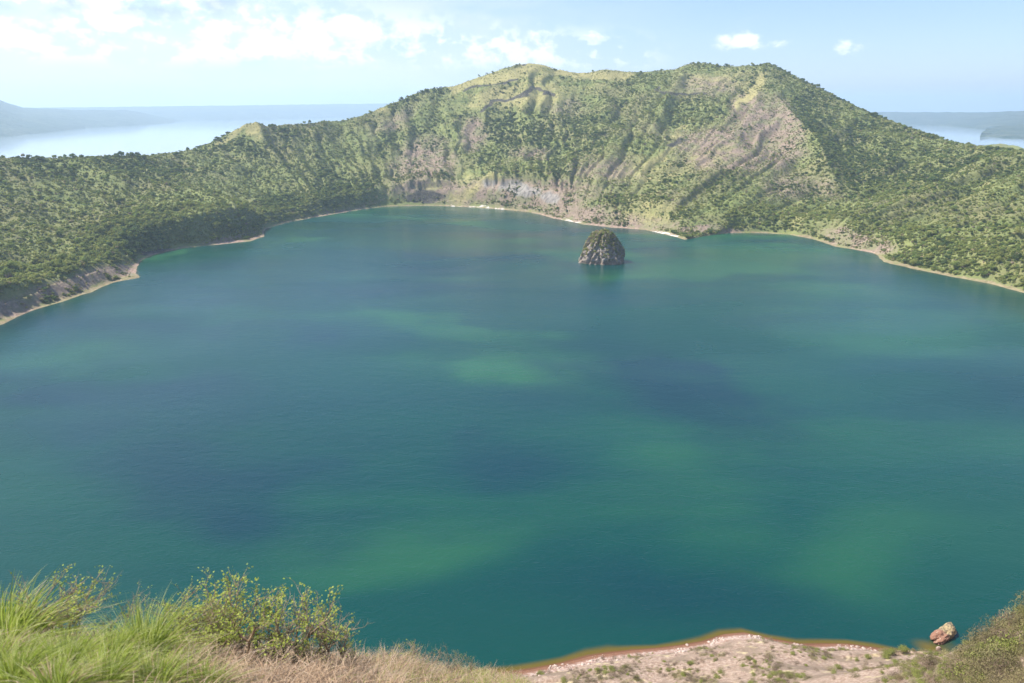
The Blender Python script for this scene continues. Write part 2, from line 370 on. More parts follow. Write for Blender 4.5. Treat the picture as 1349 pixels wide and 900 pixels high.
col = t.mix(t.m('MULTIPLY', t.ramp(t.m('ADD', sa.outputs[0], t.m('ADD', t.m('MULTIPLY', t.m('SUBTRACT', nf, .5), .6), t.m('MULTIPLY', t.m('SUBTRACT', nb, .5), 1.0))), .25, .85), .9), col, grassc)
mp = t.new('ShaderNodeMapping'); mp.inputs['Scale'].default_value = (1, 1, .15); t.l.new(pos, mp.inputs[0])
streak = t.noise(mp.outputs[0], .25, 4, .6)
rockc = t.mix(t.ramp(streak, .35, .65), (.15, .14, .13), (.34, .31, .27))
col = t.mix(t.m('MULTIPLY', t.ramp(t.m('ADD', sa.outputs[2], t.m('MULTIPLY', t.m('SUBTRACT', nb, .5), 1.6)), .3, .8), .85), col, rockc)
darkc = t.mix(t.ramp(nf, .35, .65), (.04, .038, .032), (.11, .10, .08))
col = t.mix(t.ramp(t.m('ADD', sb.outputs[0], t.m('MULTIPLY', t.m('SUBTRACT', nb, .5), 1.0)), .3, .6), col, darkc)
# bleached, iron-stained shore strip
sp = t.new('ShaderNodeSeparateXYZ'); t.l.new(pos, sp.inputs[0])
hz = t.m('ADD', sp.outputs[2], t.m('MULTIPLY', t.m('SUBTRACT', nb, .5), 9.0))
shorec = t.mix(t.ramp(nf, .35, .65), (.30, .185, .135), (.46, .335, .25))
shorec = t.mix(t.ramp(t.noise(pos, .16, 3, .5), .5, .62), shorec, (.24, .16, .12))
col = t.mix(t.m('MULTIPLY', t.ramp(hz, 1.9, .6), t.ramp(sb.outputs[2], 0.1, 1.0, .45, 1.0)), col, shorec)
col = t.mix(t.ramp(t.m('ADD', sb.outputs[1], t.m('MULTIPLY', t.m('SUBTRACT', t.noise(pos, .12, 4, .7), .5), 3.2)), .7, 1.15), col, (.60, .54, .46))
# pale dry bank below the viewpoint
bank = sb.outputs[2]
nk = t.noise(pos, .10, 6, .62, .3); nk2 = t.noise(pos, 1.1, 5, .75)
bankc = t.mix(t.ramp(nk2, .35, .68), (.25, .17, .12), (.46, .35, .265))
bankc = t.mix(t.ramp(nk, .46, .60, 0, .85), bankc, (.22, .165, .115))
bankc = t.mix(t.ramp(t.noise(pos, .22, 3, .6), .58, .72, 0, .9), bankc, (.52, .43, .24))
bankc = t.mix(t.ramp(t.noise(pos, .75, 4, .7), .6, .7, 0, .8), bankc, (.19, .18, .08))
bankc = t.mix(t.ramp(hz, 4.2, 1.5), bankc, t.mix(t.ramp(nk2, .42, .62), (.30, .18, .13), (.52, .42, .35)))
bankc = t.mix(t.ramp(sp.outputs[2], .9, .2), bankc, (.20, .10, .06))
col = t.mix(t.ramp(bank, .2, .8), col, bankc)
bh = t.m('ADD', t.m('MULTIPLY', nf, 1.0), t.m('MULTIPLY', nk2, .4))
bsdf(t, out, col, .95, .1, bh, .6, 1.6)

# near ground of the ledge
m_soil, t, out = mat('dry_soil')
pos = t.new('ShaderNodeNewGeometry').outputs['Position']
a_ = t.noise(pos, 2.2, 6, .6); b_ = t.noise(pos, 22, 4, .7)
col = t.mix(t.ramp(a_, .35, .65), (.13, .09, .05), (.30, .22, .13))
col = t.mix(t.ramp(b_, .5, .7, 0, .6), col, (.20, .20, .07))
bsdf(t, out, col, .95, .1, t.m('ADD', a_, b_), .8, .06)

# lake water
def water(name, deep, green, blue, rough, outer=False):
    m_, t, out = mat(name)
    pos = t.new('ShaderNodeNewGeometry').outputs['Position']
    if not outer:
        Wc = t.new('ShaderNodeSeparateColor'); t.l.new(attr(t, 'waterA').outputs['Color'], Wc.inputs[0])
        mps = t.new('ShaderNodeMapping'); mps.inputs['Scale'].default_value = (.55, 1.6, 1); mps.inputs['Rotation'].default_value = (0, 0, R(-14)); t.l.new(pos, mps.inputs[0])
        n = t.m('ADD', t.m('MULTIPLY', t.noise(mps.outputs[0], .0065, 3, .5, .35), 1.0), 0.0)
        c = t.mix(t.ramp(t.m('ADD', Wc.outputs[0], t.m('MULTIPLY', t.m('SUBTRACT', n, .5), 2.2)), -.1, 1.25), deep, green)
        c = t.mix(t.ramp(t.m('SUBTRACT', Wc.outputs[1], t.m('MULTIPLY', t.m('SUBTRACT', n, .5), 2.2)), -.1, 1.15), c, blue)  # darker blue patches: cloud shadows painted into the water colour
        sh_ = Wc.outputs[2]
        c = t.mix(t.ramp(sh_, .25, .75, 0, 1), c, (.10, .075, .008))
        c = t.mix(t.ramp(sh_, .78, 1.0, 0, .85), c, (.15, .062, .035))
    else:
        c = deep
    mpn = t.new('ShaderNodeMapping'); mpn.inputs['Scale'].default_value = (1, 1.9, 1); mpn.inputs['Rotation'].default_value = (0, 0, R(32)); t.l.new(pos, mpn.inputs[0])
    w1 = t.noise(mpn.outputs[0], .55, 3, .6, .2); w2 = t.noise(mpn.outputs[0], .10, 3, .5, .5)
    wind = t.ramp(t.noise(mpn.outputs[0], .004, 4, .5, .6), .35, .65, .45, 1.4)
    rg = t.m('MULTIPLY', wind, rough) if not outer else rough
    h = t.m('ADD', t.m('MULTIPLY', w1, .5), t.m('MULTIPLY', w2, .7))
    b = bsdf(t, out, c, rg, .5, h, .75, 0.42 if not outer else .01)
    b.inputs['IOR'].default_value = 1.33
    return m_
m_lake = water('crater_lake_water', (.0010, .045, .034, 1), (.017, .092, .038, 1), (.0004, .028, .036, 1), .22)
m_outer = water('outer_lake_water', (.24, .30, .34, 1), None, None, .07, True)

def foliage(name, c1, c2, c3=None, trans=.35, use_tone=False, rnd=.2):
    m_, t, out = mat(name)
    oi = t.new('ShaderNodeObjectInfo')
    pos = t.new('ShaderNodeNewGeometry').outputs['Position']
    if use_tone: f = attr(t, 'tone').outputs['Fac']
    else: f = t.ramp(t.m('ADD', t.m('MULTIPLY', oi.outputs['Random'], .7), t.m('MULTIPLY', attr(t, 'tone').outputs['Fac'], .3)), 0, 1)
    c = t.mix(f, c1, c2)
    if c3:
        c = t.mix(t.ramp(attr(t, 'tip').outputs['Fac'], .25, 1.0), c, c3)
    if not use_tone:
        hs = t.new('ShaderNodeHueSaturation'); t.l.new(c, hs.inputs['Color'])
        t.put(hs.inputs['Value'], t.ramp(t.m('FRACT', t.m('MULTIPLY', oi.outputs['Random'], 17.3)), 0, 1, 1 - rnd, 1 + rnd))
        t.put(hs.inputs['Hue'], t.ramp(t.m('FRACT', t.m('MULTIPLY', oi.outputs['Random'], 7.7)), 0, 1, .485, .515))
        c = hs.outputs[0]
    d = t.new('ShaderNodeBsdfDiffuse'); t.l.new(c, d.inputs[0])
    tr = t.new('ShaderNodeBsdfTranslucent'); t.l.new(c, tr.inputs[0])
    ms = t.new('ShaderNodeMixShader'); ms.inputs[0].default_value = trans
    t.l.new(d.outputs[0], ms.inputs[1]); t.l.new(tr.outputs[0], ms.inputs[2]); t.l.new(ms.outputs[0], out.inputs[0])
    return m_
m_dark = foliage('dark_leaves', (.082, .125, .044), (.140, .178, .056), trans=.45)
m_mid = foliage('green_leaves', (.185, .228, .062), (.250, .285, .082), trans=.45)
m_pale = foliage('pale_leaves', (.255, .290, .082), (.330, .340, .112), trans=.45)
m_dry = foliage('dry_twigs', (.21, .165, .115), (.34, .27, .19), trans=.25)
m_dryolive = foliage('dry_olive_twigs', (.22, .20, .085), (.40, .34, .17), trans=.25)
m_shrubleaf = foliage('fresh_shrub_leaves', (.34, .42, .06), (.55, .60, .15), trans=.5, use_tone=True)
m_oliveleaf = foliage('olive_shrub_leaves', (.20, .24, .05), (.36, .36, .12), trans=.45, use_tone=True)
m_tuft = foliage('green_grass_blades', (.24, .34, .035), (.42, .46, .11), (.66, .66, .36), trans=.5, use_tone=True)
m_drygrass = foliage('dry_grass_blades', (.34, .22, .14), (.56, .42, .28), (.66, .54, .40), trans=.35, use_tone=True)
m_bark, t, out = mat('pale_bark')
pos = t.new('ShaderNodeNewGeometry').outputs['Position']
bsdf(t, out, t.mix(t.ramp(t.noise(pos, 12, 4, .6), .3, .7), (.17, .125, .08), (.38, .30, .20)), .9, .1)
m_dead, t, out = mat('dead_wood')
pos = t.new('ShaderNodeNewGeometry').outputs['Position']
bsdf(t, out, t.mix(t.ramp(t.noise(pos, 18, 4, .6), .35, .65), (.15, .095, .05), (.42, .31, .18)), .9, .1)


# ------------------------------------------------------------------ terrain mesh
def terrain():
    n = 1500
    # denser columns on the far, visible side
    u = np.linspace(0, 1, n, endpoint=False)
    phis = np.interp(u, [0, .72, 1], [R(-8), R(188), R(352)])
    ss = np.concatenate([np.linspace(-.22, -.03, 5), np.linspace(-.02, .2, 75), np.linspace(.205, 1.0, 190), 1 + np.linspace(.01, .25, 18), 1 + np.array([.32, .42, .55, .7, .9, 1.15, 1.5, 2.0, 2.7, 3.6])])
    ph, S = np.meshgrid(phis, ss, indexing='ij')
    rs = pin(ph, s_phi, s_r); rr = pin(ph, r_phi, r_r)
    wd = rr - rs
    r = rs + S * wd
    r = np.where(S > 1, rr + (S - 1) * 420, r)
    x = CX + r * np.cos(ph); y = CY + r * np.sin(ph)
    z = height(x, y)
    k = sst(17, 14, np.hypot(x - 0, y - 8)); z = z - .8 * k     # the fine ledge mesh lies over this
    V = np.stack([x, y, z], -1).reshape(-1, 3)
    me = mesh_np('crater_hills', V, grid_faces(n, len(ss), True)[:, ::-1], [m_terrain])
    g, b, rk, dk, wh, fo, pa = cover(V[:, 0], V[:, 1], V[:, 2])
    nearm = sst(330, 260, V[:, 1]) * sst(-50, 0, V[:, 1])
    attr_c(me, 'coverA', np.stack([g, b, rk], -1)); attr_c(me, 'coverB', np.stack([dk, wh, nearm], -1))
    o = link('crater_hills', me); tag(o, kind='structure')
terrain()

def ledge():
    n, m = 240, 200
    X, Y = np.meshgrid(np.linspace(-14, 10, n), np.linspace(-5, 15.5, m), indexing='ij')
    Z = height(X, Y) + fbm(X * 1.3, Y * 1.3, 4) * .10 + fbm(X * 6, Y * 6, 2) * .02
    me = mesh_np('ground', np.stack([X, Y, Z], -1).reshape(-1, 3), grid_faces(n, m)[:, ::-1], [m_soil])
    tag(link('ground', me), kind='structure')
ledge()
def H1(x, y): return float(height(np.array([x]), np.array([y]))[0])

# crater lake, a polar sheet; attribute tells algae / deep blue with painted cloud shadows / shallows
def lake():
    n, m = 420, 240
    ph, S = np.meshgrid(np.linspace(-math.pi, math.pi, n, endpoint=False), np.concatenate([np.linspace(.0005, .9, 150), np.linspace(.902, 1.06, 90)]), indexing='ij')
    rs = pin(ph, s_phi, s_r) + 6
    r = rs * S; x = CX + r * np.cos(ph); y = CY + r * np.sin(ph)
    V = np.stack([x, y, np.zeros_like(x)], -1).reshape(-1, 3)
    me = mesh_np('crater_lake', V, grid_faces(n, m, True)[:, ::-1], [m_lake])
    X, Y = V[:, 0], V[:, 1]
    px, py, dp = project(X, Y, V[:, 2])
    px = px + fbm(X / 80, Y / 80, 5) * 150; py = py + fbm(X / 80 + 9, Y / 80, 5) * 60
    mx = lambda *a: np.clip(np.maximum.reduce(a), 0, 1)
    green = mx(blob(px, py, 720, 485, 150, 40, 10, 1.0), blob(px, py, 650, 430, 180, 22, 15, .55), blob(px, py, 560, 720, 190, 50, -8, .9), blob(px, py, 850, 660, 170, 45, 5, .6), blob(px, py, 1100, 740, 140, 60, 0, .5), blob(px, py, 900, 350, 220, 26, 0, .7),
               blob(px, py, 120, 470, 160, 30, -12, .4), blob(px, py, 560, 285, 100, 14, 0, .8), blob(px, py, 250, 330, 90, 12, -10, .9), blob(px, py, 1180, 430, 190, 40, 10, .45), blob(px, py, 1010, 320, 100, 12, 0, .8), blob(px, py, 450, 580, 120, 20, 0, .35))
    cloud_shade = mx(blob(px, py, 900, 540, 190, 66, 18, 1.25), blob(px, py, 300, 640, 240, 66, 8, 1.1), blob(px, py, 300, 400, 300, 40, -4, .55), blob(px, py, 880, 770, 190, 50, 0, .55), blob(px, py, 690, 320, 140, 26, 0, .65),
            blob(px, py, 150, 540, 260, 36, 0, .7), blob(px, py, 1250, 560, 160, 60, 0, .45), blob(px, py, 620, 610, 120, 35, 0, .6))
    H = height(X, Y, False)
    ph1 = np.arctan2(Y - CY, X - CX); d = pin(ph1, s_phi, s_r) - np.hypot(X - CX, Y - CY)
    wd = 1.9 + 2.4 * fbm(X / 25, Y / 25, 2)
    sh_ = np.clip(1 - d / np.maximum(wd * 2, 1.0), 0, 1) * (Y < 300) + .45 * np.clip(1 - d / 6, 0, 1) * (Y >= 300)
    # the sill between the near boulder and the bank
    bx, by = at_z(1238, 856)[:2]
    sh_ = np.maximum(sh_, .95 * np.exp(-(((X - bx) / 5.5) ** 2 + ((Y - by) / 6.5) ** 2)))
    attr_c(me, 'waterA', np.stack([green, cloud_shade, sh_], -1))
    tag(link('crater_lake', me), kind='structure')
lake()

# outer lake and the ground sheet under everything
def disc(name, rad, z, m_, n=96):
    a = np.linspace(0, 2 * math.pi, n, endpoint=False)
    rs = np.array([30, 500, 1500, 3000, 6000, 12000, rad])
    V = np.stack([(rs[None, :] * np.cos(a)[:, None]), (rs[None, :] * np.sin(a)[:, None]) + 650, np.full((n, len(rs)), z)], -1).reshape(-1, 3)
    me = mesh_np(name, V, grid_faces(n, len(rs), True)[:, ::-1], [m_])
    tag(link(name, me), kind='structure')
disc('ground_sheet', 21500, -14, m_soil)
disc('outer_lake', 21000, -1.2, m_outer)

# far shores
m_far, t, out = mat('far_forest')
pos = t.new('ShaderNodeNewGeometry').outputs['Position']
c = t.mix(t.ramp(t.noise(pos, .006, 6, .65), .35, .65), (.040, .070, .050), (.10, .12, .085))
c = t.mix(t.ramp(t.noise(pos, .03, 5, .65), .45, .6), c, (.03, .05, .03))
bsdf(t, out, c, .95, .1, t.noise(pos, .012, 5, .6), .8, 30)
def far_land(name, cols, depth=2500, noise=.1):
    cols = np.array(cols, float)     # px, base py, crest py, crest depth
    q = np.linspace(0, len(cols) - 1, 240); k = np.arange(len(cols))
    px, pb, pc, Yc = (np.interp(q, k, cols[:, i]) for i in range(4))
    b = at_z(px, pb); c = at_y(px, pc, Yc)
    v = np.linspace(0, 1, 40)[None, :]
    X = b[0][:, None] * (1 - v) + c[0][:, None] * v; Y = b[1][:, None] * (1 - v) + c[1][:, None] * v
    zc = (c[2] * sst(0, 14, np.arange(240)) * sst(0, 40, 239 - np.arange(240)))[:, None]
    Z = -3 + (zc + 3) * v ** .75 - 6 * (zc < 20) + fbm(X / 260, Y / 260, 5) * zc * noise * np.sin(v * math.pi) + fbm(X / 90, Y / 90, 3) * 6 * v
    X2 = np.concatenate([X, X[:, -1:] * 1.25], 1); Y2 = np.concatenate([Y, Y[:, -1:] + depth], 1); Z2 = np.concatenate([Z, Z[:, -1:] * 0 - 10], 1)
    me = mesh_np(name, np.stack([X2, Y2, Z2], -1).reshape(-1, 3), grid_faces(240, 41)[:, ::-1], [m_far])
    tag(link(name, me), kind='structure')
far_land('far_hills', [(-420, 190, 128, 8500), (-200, 180, 139, 9000), (0, 165, 142.5, 9500), (40, 162, 142.0, 10000), (110, 160, 141.3, 10500), (300, 158.5, 139, 11200), (500, 154, 136.5, 13500), (640, 152, 136, 15000), (760, 151, 137, 15500)])
far_land('far_mountain', [(-420, 215, 100, 4600), (-200, 200, 110, 5400), (-60, 188, 122, 6000), (0, 181, 132, 6600), (14, 180, 137, 6700), (30, 178, 141.6, 6800), (60, 175, 143, 7000), (90, 171.5, 144.5, 7200), (112, 169, 145, 7500), (150, 167, 145, 7900), (200, 164, 145, 8600), (260, 161, 147, 9300)])
far_land('far_shore', [(1040, 161, 149, 9000), (1160, 163.5, 147.6, 8500), (1240, 166, 147.8, 8000), (1290, 170, 148, 7500), (1330, 173, 146.5, 7000), (1400, 175, 144.5, 6500), (1600, 185, 140, 6000)])
far_land('spit', [(1291, 177.5, 176, 4000), (1300, 179.5, 170, 4500), (1325, 182.5, 165, 4800), (1400, 184, 162, 4900), (1600, 190, 165, 4500)], 600, .15)


# ------------------------------------------------------------------ foliage prototypes
def leafcloud(name, m_leaf, nf, lobes, size, flat=1.0, twig=False, trunk=0.0, seed=0, asp=1.0, hull=.55):
    g = np.random.default_rng(seed)
    cs = []; 
    for i in range(lobes):
        a = g.random() * 6.28; q = g.random() ** .5 * .55
        cs.append((q * math.cos(a), q * math.sin(a), .25 + g.random() * .55, .34 + .22 * g.random()))
    cs = np.array(cs)
    idx = g.integers(0, lobes, nf)
    d = g.normal(size=(nf, 3)); d[:, 2] = np.abs(d[:, 2]) * .9 - .25 * g.random(nf); d /= np.linalg.norm(d, axis=1)[:, None]
    rad = cs[idx, 3] * (hull + (1 - hull) * g.random(nf) ** .5) * 1.05
    p = cs[idx, :3] + d * rad[:, None]; p[:, 2] *= flat; p[:, 2] += trunk
    nrm = d + g.normal(size=(nf, 3)) * (.55 if twig else .32); nrm /= np.linalg.norm(nrm, axis=1)[:, None]
    up = g.normal(size=(nf, 3)); 
    if twig: up = d + g.normal(size=(nf, 3)) * .5; up[:, 2] += .3
    t1 = np.cross(nrm, up); t1 /= np.linalg.norm(t1, axis=1)[:, None]; t2 = np.cross(nrm, t1)
    s = size * (.6 + .8 * g.random(nf))[:, None]
    a = t1 * s * asp; b = t2 * s
    V = np.stack([p - a * .9 - b * .6, p + a * .3 - b, p + a + b * .3, p - a * .2 + b], 1).reshape(-1, 3)
    Fq = np.arange(nf * 4).reshape(-1, 4)
    tone = np.repeat(g.random(nf), 4); mi = np.zeros(nf, int)
    # stem
    seg = 5; sa_ = np.arange(seg) / seg * 6.283
    st = []; sf = []
    base = len(V); zs = np.array([-.25, .3 + trunk, .55 + trunk]); rr = [.07, .05, .02]
    for z_, r_ in zip(zs, rr): st += [(r_ * math.cos(q), r_ * math.sin(q), z_) for q in sa_]
    for l in range(2):
        for i in range(seg): sf.append((base + l * seg + i, base + l * seg + (i + 1) % seg, base + (l + 1) * seg + (i + 1) % seg, base + (l + 1) * seg + i))
    V = np.concatenate([V, np.array(st)]); Fq = np.concatenate([Fq, np.array(sf)]); mi = np.concatenate([mi, np.ones(len(sf), int)])
    me = mesh_np(name, V, Fq, [m_leaf, m_bark], False, mi); attr_f(me, 'tone', np.concatenate([tone, np.zeros(len(st))]))
    return me

far_protos = []
pc = bpy.data.collections.new('bush_kinds')
spec = [(m_dark, 130, 6, .17), (m_dark, 130, 5, .18), (m_mid, 130, 6, .16), (m_mid, 120, 5, .18), (m_pale, 120, 6, .16), (m_pale, 110, 5, .17), (m_dry, 110, 6, .15), (m_dryolive, 110, 6, .15)]
for i, (mm, nf_, lb, sz) in enumerate(spec):
    me = leafcloud('bush', mm, nf_, lb, sz, .95, False, .12, 100 + i)
    ob = bpy.data.objects.new(f'kind_{"abcdefgh"[i]}', me); pc.objects.link(ob); far_protos.append(me)

def inst_stuff(name, P, scl, rotz, kind, coll, squash=None):
    me = bpy.data.meshes.new(name); me.vertices.add(len(P)); me.vertices.foreach_set('co', np.asarray(P, np.float32).ravel())
    attr_f(me, 'scl', scl); attr_f(me, 'rz', rotz)
    a = me.attributes.new('kind_index', 'INT', 'POINT'); a.data.foreach_set('value', np.asarray(kind, np.int32))
    attr_f(me, 'tall', squash if squash is not None else np.ones(len(P)))
    o = link(name, me); tag(o, kind='stuff')
    ng = bpy.data.node_groups.new(name, 'GeometryNodeTree')
    ng.interface.new_socket('Geometry', in_out='INPUT', socket_type='NodeSocketGeometry'); ng.interface.new_socket('Geometry', in_out='OUTPUT', socket_type='NodeSocketGeometry')
    N = ng.nodes; L = ng.links
    gi = N.new('NodeGroupInput'); go = N.new('NodeGroupOutput')
    ip = N.new('GeometryNodeInstanceOnPoints'); ci = N.new('GeometryNodeCollectionInfo')
    ci.inputs['Collection'].default_value = coll; ci.inputs['Separate Children'].default_value = True; ci.inputs['Reset Children'].default_value = True
    def na(nm, ty):
        q = N.new('GeometryNodeInputNamedAttribute'); q.data_type = ty; q.inputs['Name'].default_value = nm
        return next(s_ for s_ in q.outputs if s_.name == 'Attribute' and s_.enabled)
    L.new(gi.outputs[0], ip.inputs['Points']); L.new(ci.outputs[0], ip.inputs['Instance'])
    ip.inputs['Pick Instance'].default_value = True
    L.new(na('kind_index', 'INT'), ip.inputs['Instance Index'])
    cx = N.new('ShaderNodeCombineXYZ'); L.new(na('rz', 'FLOAT'), cx.inputs[2]); L.new(cx.outputs[0], ip.inputs['Rotation'])
    cs = N.new('ShaderNodeCombineXYZ'); s_ = na('scl', 'FLOAT'); L.new(s_, cs.inputs[0]); L.new(s_, cs.inputs[1])
    mu = N.new('ShaderNodeMath'); mu.operation = 'MULTIPLY'; L.new(s_, mu.inputs[0]); L.new(na('tall', 'FLOAT'), mu.inputs[1]); L.new(mu.outputs[0], cs.inputs[2])
    L.new(cs.outputs[0], ip.inputs['Scale'])
    L.new(ip.outputs[0], go.inputs[0])
    md = o.modifiers.new('scatter', 'NODES'); md.node_group = ng
    return o

# ------------------------------------------------------------------ wood and scrub over the crater walls
def px_(x, y, z): return project(x, y, z)[0]
def scatter_far():
    N = 190000
    al = R(-37) + rng.random(N) * R(74)
    rad = np.sqrt(rng.random(N) * (1780 ** 2 - 430 ** 2) + 430 ** 2)
    x = rad * np.sin(al); y = rad * np.cos(al)
    M = 45000; pq = rng.uniform(R(-25), R(205), M); rq = pin(pq, s_phi, s_r) + 4 + 60 * rng.random(M) ** 1.3      # the steep foot of the walls carries more
    x = np.concatenate([x, CX + rq * np.cos(pq)]); y = np.concatenate([y, CY + rq * np.sin(pq)])
    phi = np.arctan2(y - CY, x - CX); r = np.hypot(x - CX, y - CY)
    rs = pin(phi, s_phi, s_r); rr = pin(phi, r_phi, r_r)
    s = (r - rs) / (rr - rs)
    keep = (r > rs + 4 + 5 * fbm(x / 25, y / 25, 3)) & ((r < rr + 40) | ((np.hypot(x - hilltop[0], y - hilltop[1]) < 330) & (rng.random(len(x)) < .8)))
    x, y, s, rs, r = x[keep], y[keep], s[keep], rs[keep], r[keep]
    z = height(x, y)
    ok = z > 1.2; x, y, z, s, rs, r = x[ok], y[ok], z[ok], s[ok], rs[ok], r[ok]
    g, b, rk, dk, wh, fo, pa = cover(x, y, z)
    cl = fbm(x / 28, y / 28, 4); cl2 = fbm(x / 95 + 5, y / 95, 3); cl3 = fbm(x / 13 + 5, y / 13, 2)
    u = rng.random(len(x))
    dens = .66 + .4 * fo + .25 * pa + .9 * cl * (.4 + b) - .85 * g - .22 * b - .75 * rk - .45 * dk - wh * 1.5
    dens = dens * sst(1, 9, r - rs) * (1 - .35 * sst(40, 10, r - rs) * (px_(x, y, z) > 400))
    px, py, dp = project(x, y, z)
    g1, g2 = gullies(np.arctan2(y - CY, x - CX), np.clip(s, 0, 1), x, y); gv = (g1 * 1.2 + g2) * (s > .03)
    cl = cl - 1.1 * gv
    dens = dens - .5 * gv
    dens = np.where((px > 180) & (px < 345) & (py > 290), dens + .35 * sst(6, 12, r - rs), dens)
    dens = dens - .75 * ((px < 188) & (py > 346) & (z < 14)) * (cl < .2)
    keep = u < dens
    x, y, z, g, b, fo, pa, cl, cl2, cl3, px, py, dp, s = (q[keep] for q in (x, y, z, g, b, fo, pa, cl, cl2, cl3, px, py, dp, s))
    n = len(x); u = rng.random(n)
    pdark = .08 + .42 * fo + .55 * cl + .35 * cl2 - .30 * pa - .12 * b
    ppale = .20 + .45 * pa - .22 * fo + .40 * g - .45 * cl2 - .3 * cl
    pdry = .06 + 1.0 * b - .25 * fo + .1 * g - .06 * pa + .2 * cl3
    pdark = np.clip(pdark, .02, 1); ppale = np.clip(ppale, .03, 1); pdry = np.clip(pdry, .03, 1); pmid = .42 - .15 * b
    T = pdark + ppale + pdry + pmid
    kd = np.where(u < pdark / T, 0, np.where(u < (pdark + pmid) / T, 2, np.where(u < (pdark + pmid + ppale) / T, 4, 6))) + (rng.random(n) < .5)
    sc_ = (1.15 + 2.0 * rng.random(n) ** 2.2)
    sc_ = sc_ * np.where(kd < 2, 1.25, np.where(kd >= 6, .85, 1.0)) * (1 - .25 * b) * np.where(kd >= 4, .9, 1)
    sc_ = sc_ * (1 + .5 * (cl3 > .25) * (rng.random(n) < .5) * (1 - b))
    return x, y, z, kd, sc_, px, py, dp, s
def fine_far(N=260000):
    al = R(-36) + rng.random(N) * R(72); rad = np.sqrt(rng.random(N) * (1700 ** 2 - 430 ** 2) + 430 ** 2)
    x = rad * np.sin(al); y = rad * np.cos(al)
    phi = np.arctan2(y - CY, x - CX); r = np.hypot(x - CX, y - CY); rs = pin(phi, s_phi, s_r); rr = pin(phi, r_phi, r_r)
    k = (r > rs + 7) & (r < rr + 15); x, y, r, rs = x[k], y[k], r[k], rs[k]
    z = height(x, y); g, b, rk, dk, wh, fo, pa = cover(x, y, z)
    k = rng.random(len(x)) < .85 - .55 * g - .2 * b - .7 * rk - .4 * dk - wh + .6 * fbm(x / 18, y / 18, 3)
    x, y, z, g, b, pa = (q[k] for q in (x, y, z, g, b, pa)); n = len(x); u = rng.random(n)
    pd = .12 + 1.2 * b; pp = .35 + .3 * pa + .3 * g; pm = .35; T = pd + pp + pm
    kd = np.where(u < pd / T, 6, np.where(u < (pd + pp) / T, 4, 2)) + (rng.random(n) < .5)
    return np.stack([x, y, z - .15], -1), .45 + .75 * rng.random(n), kd
X_, Y_, Z_, KD, SC, PX, PY, DP, SS = scatter_far()
nF = len(X_)
# the trees and bushes that show largest become things of their own
view = (PX > 2) & (PX < 1347) & (PY > 75) & (PY < 430)
size = SC / DP
# regions in which single crowns stand out
reg = [
    ('a', (PX < 150) & (SS > .955) & (SS < 1.03), 14, 'tree on the low rim at the far left', 'trees on the far left rim'),
    ('b', (PX >= 150) & (PX < 320) & (SS > .955) & (SS < 1.03), 12, 'tree on the rim left of the yellow knob', 'trees on the rim left of the knob'),
    ('c', (PX >= 350) & (PX < 520) & (SS > .955) & (SS < 1.03), 12, 'tree on the rim right of the yellow knob', 'trees on the rim right of the knob'),
    ('d', (PX > 520) & (PX < 600) & (SS > .965) & (SS < 1.01) & (KD < 6), 10, 'small skyline tree left of the yellow summit', 'trees left of the grassy summit'),
    ('e', (PX > 620) & (PX < 830) & (SS > .98) & (SS < 1.01) & (KD < 6), 7, 'small skyline tree on the yellow grassy summit', 'trees on the grassy summit skyline'),
    ('f', (PX > 830) & (PX < 1010) & (SS > .965) & (SS < 1.01), 20, 'skyline tree on the highest ridge', 'trees on the top ridge skyline'),
    ('g', (PX > 1015) & (PX < 1090) & (SS > .96) & (SS < 1.01), 14, 'skyline tree right of the highest peak', 'trees right of the peak'),
    ('h', (PX >= 1090) & (PX < 1200) & (SS > .96) & (SS < 1.01), 14, 'skyline tree halfway down right slope', 'trees halfway down the right skyline'),
    ('i', (PX >= 1200) & (SS > .96) & (SS < 1.01), 14, 'skyline tree low on the right slope', 'trees low on the right skyline'),
    ('j', (PX < 90) & (PY > 300) & (PY < 430), 24, 'shore tree at the left edge', 'trees at the left edge'),
    ('k', (PX >= 90) & (PX < 200) & (PY > 300) & (PY < 430), 26, 'tree above the pink left headland', 'trees above the pink headland'),
    ('l', (PX >= 200) & (PX < 280) & (PY > 255) & (PY < 325), 18, 'tree on the left half of the bluff', 'trees on the wooded bluff'),
    ('m', (PX >= 280) & (PX < 360) & (PY > 255) & (PY < 325), 18, 'tree at the right end of the bluff', 'trees on the bluff end'),
    ('n', (PX > 1120) & (PX < 1220) & (PY > 270) & (PY < 390), 20, 'tree above the stepped right shore', 'trees above the stepped right shore'),
    ('o', (PX >= 1220) & (PY > 270) & (PY < 390), 36, 'shore tree at the right edge', 'trees at the right edge'),
]
pending = []
tone_word = {0: 'dark green', 1: 'dark green', 2: 'mid green', 3: 'mid green', 4: 'pale green', 5: 'pale green', 6: 'grey brown', 7: 'olive brown'}
used = np.zeros(nF, bool)
ORD = ['leftmost', 'second from the left', 'third from the left', 'fourth from the left', 'fifth from the left', 'sixth from the left', 'seventh from the left', 'eighth from the left', 'ninth from the left', 'tenth from the left']
hi = {}
for i, (mm, nf_, lb, sz) in enumerate(spec):
    hi[i] = leafcloud('tree', mm, 420, 7, .095, 1.0, False, .18, 300 + i)
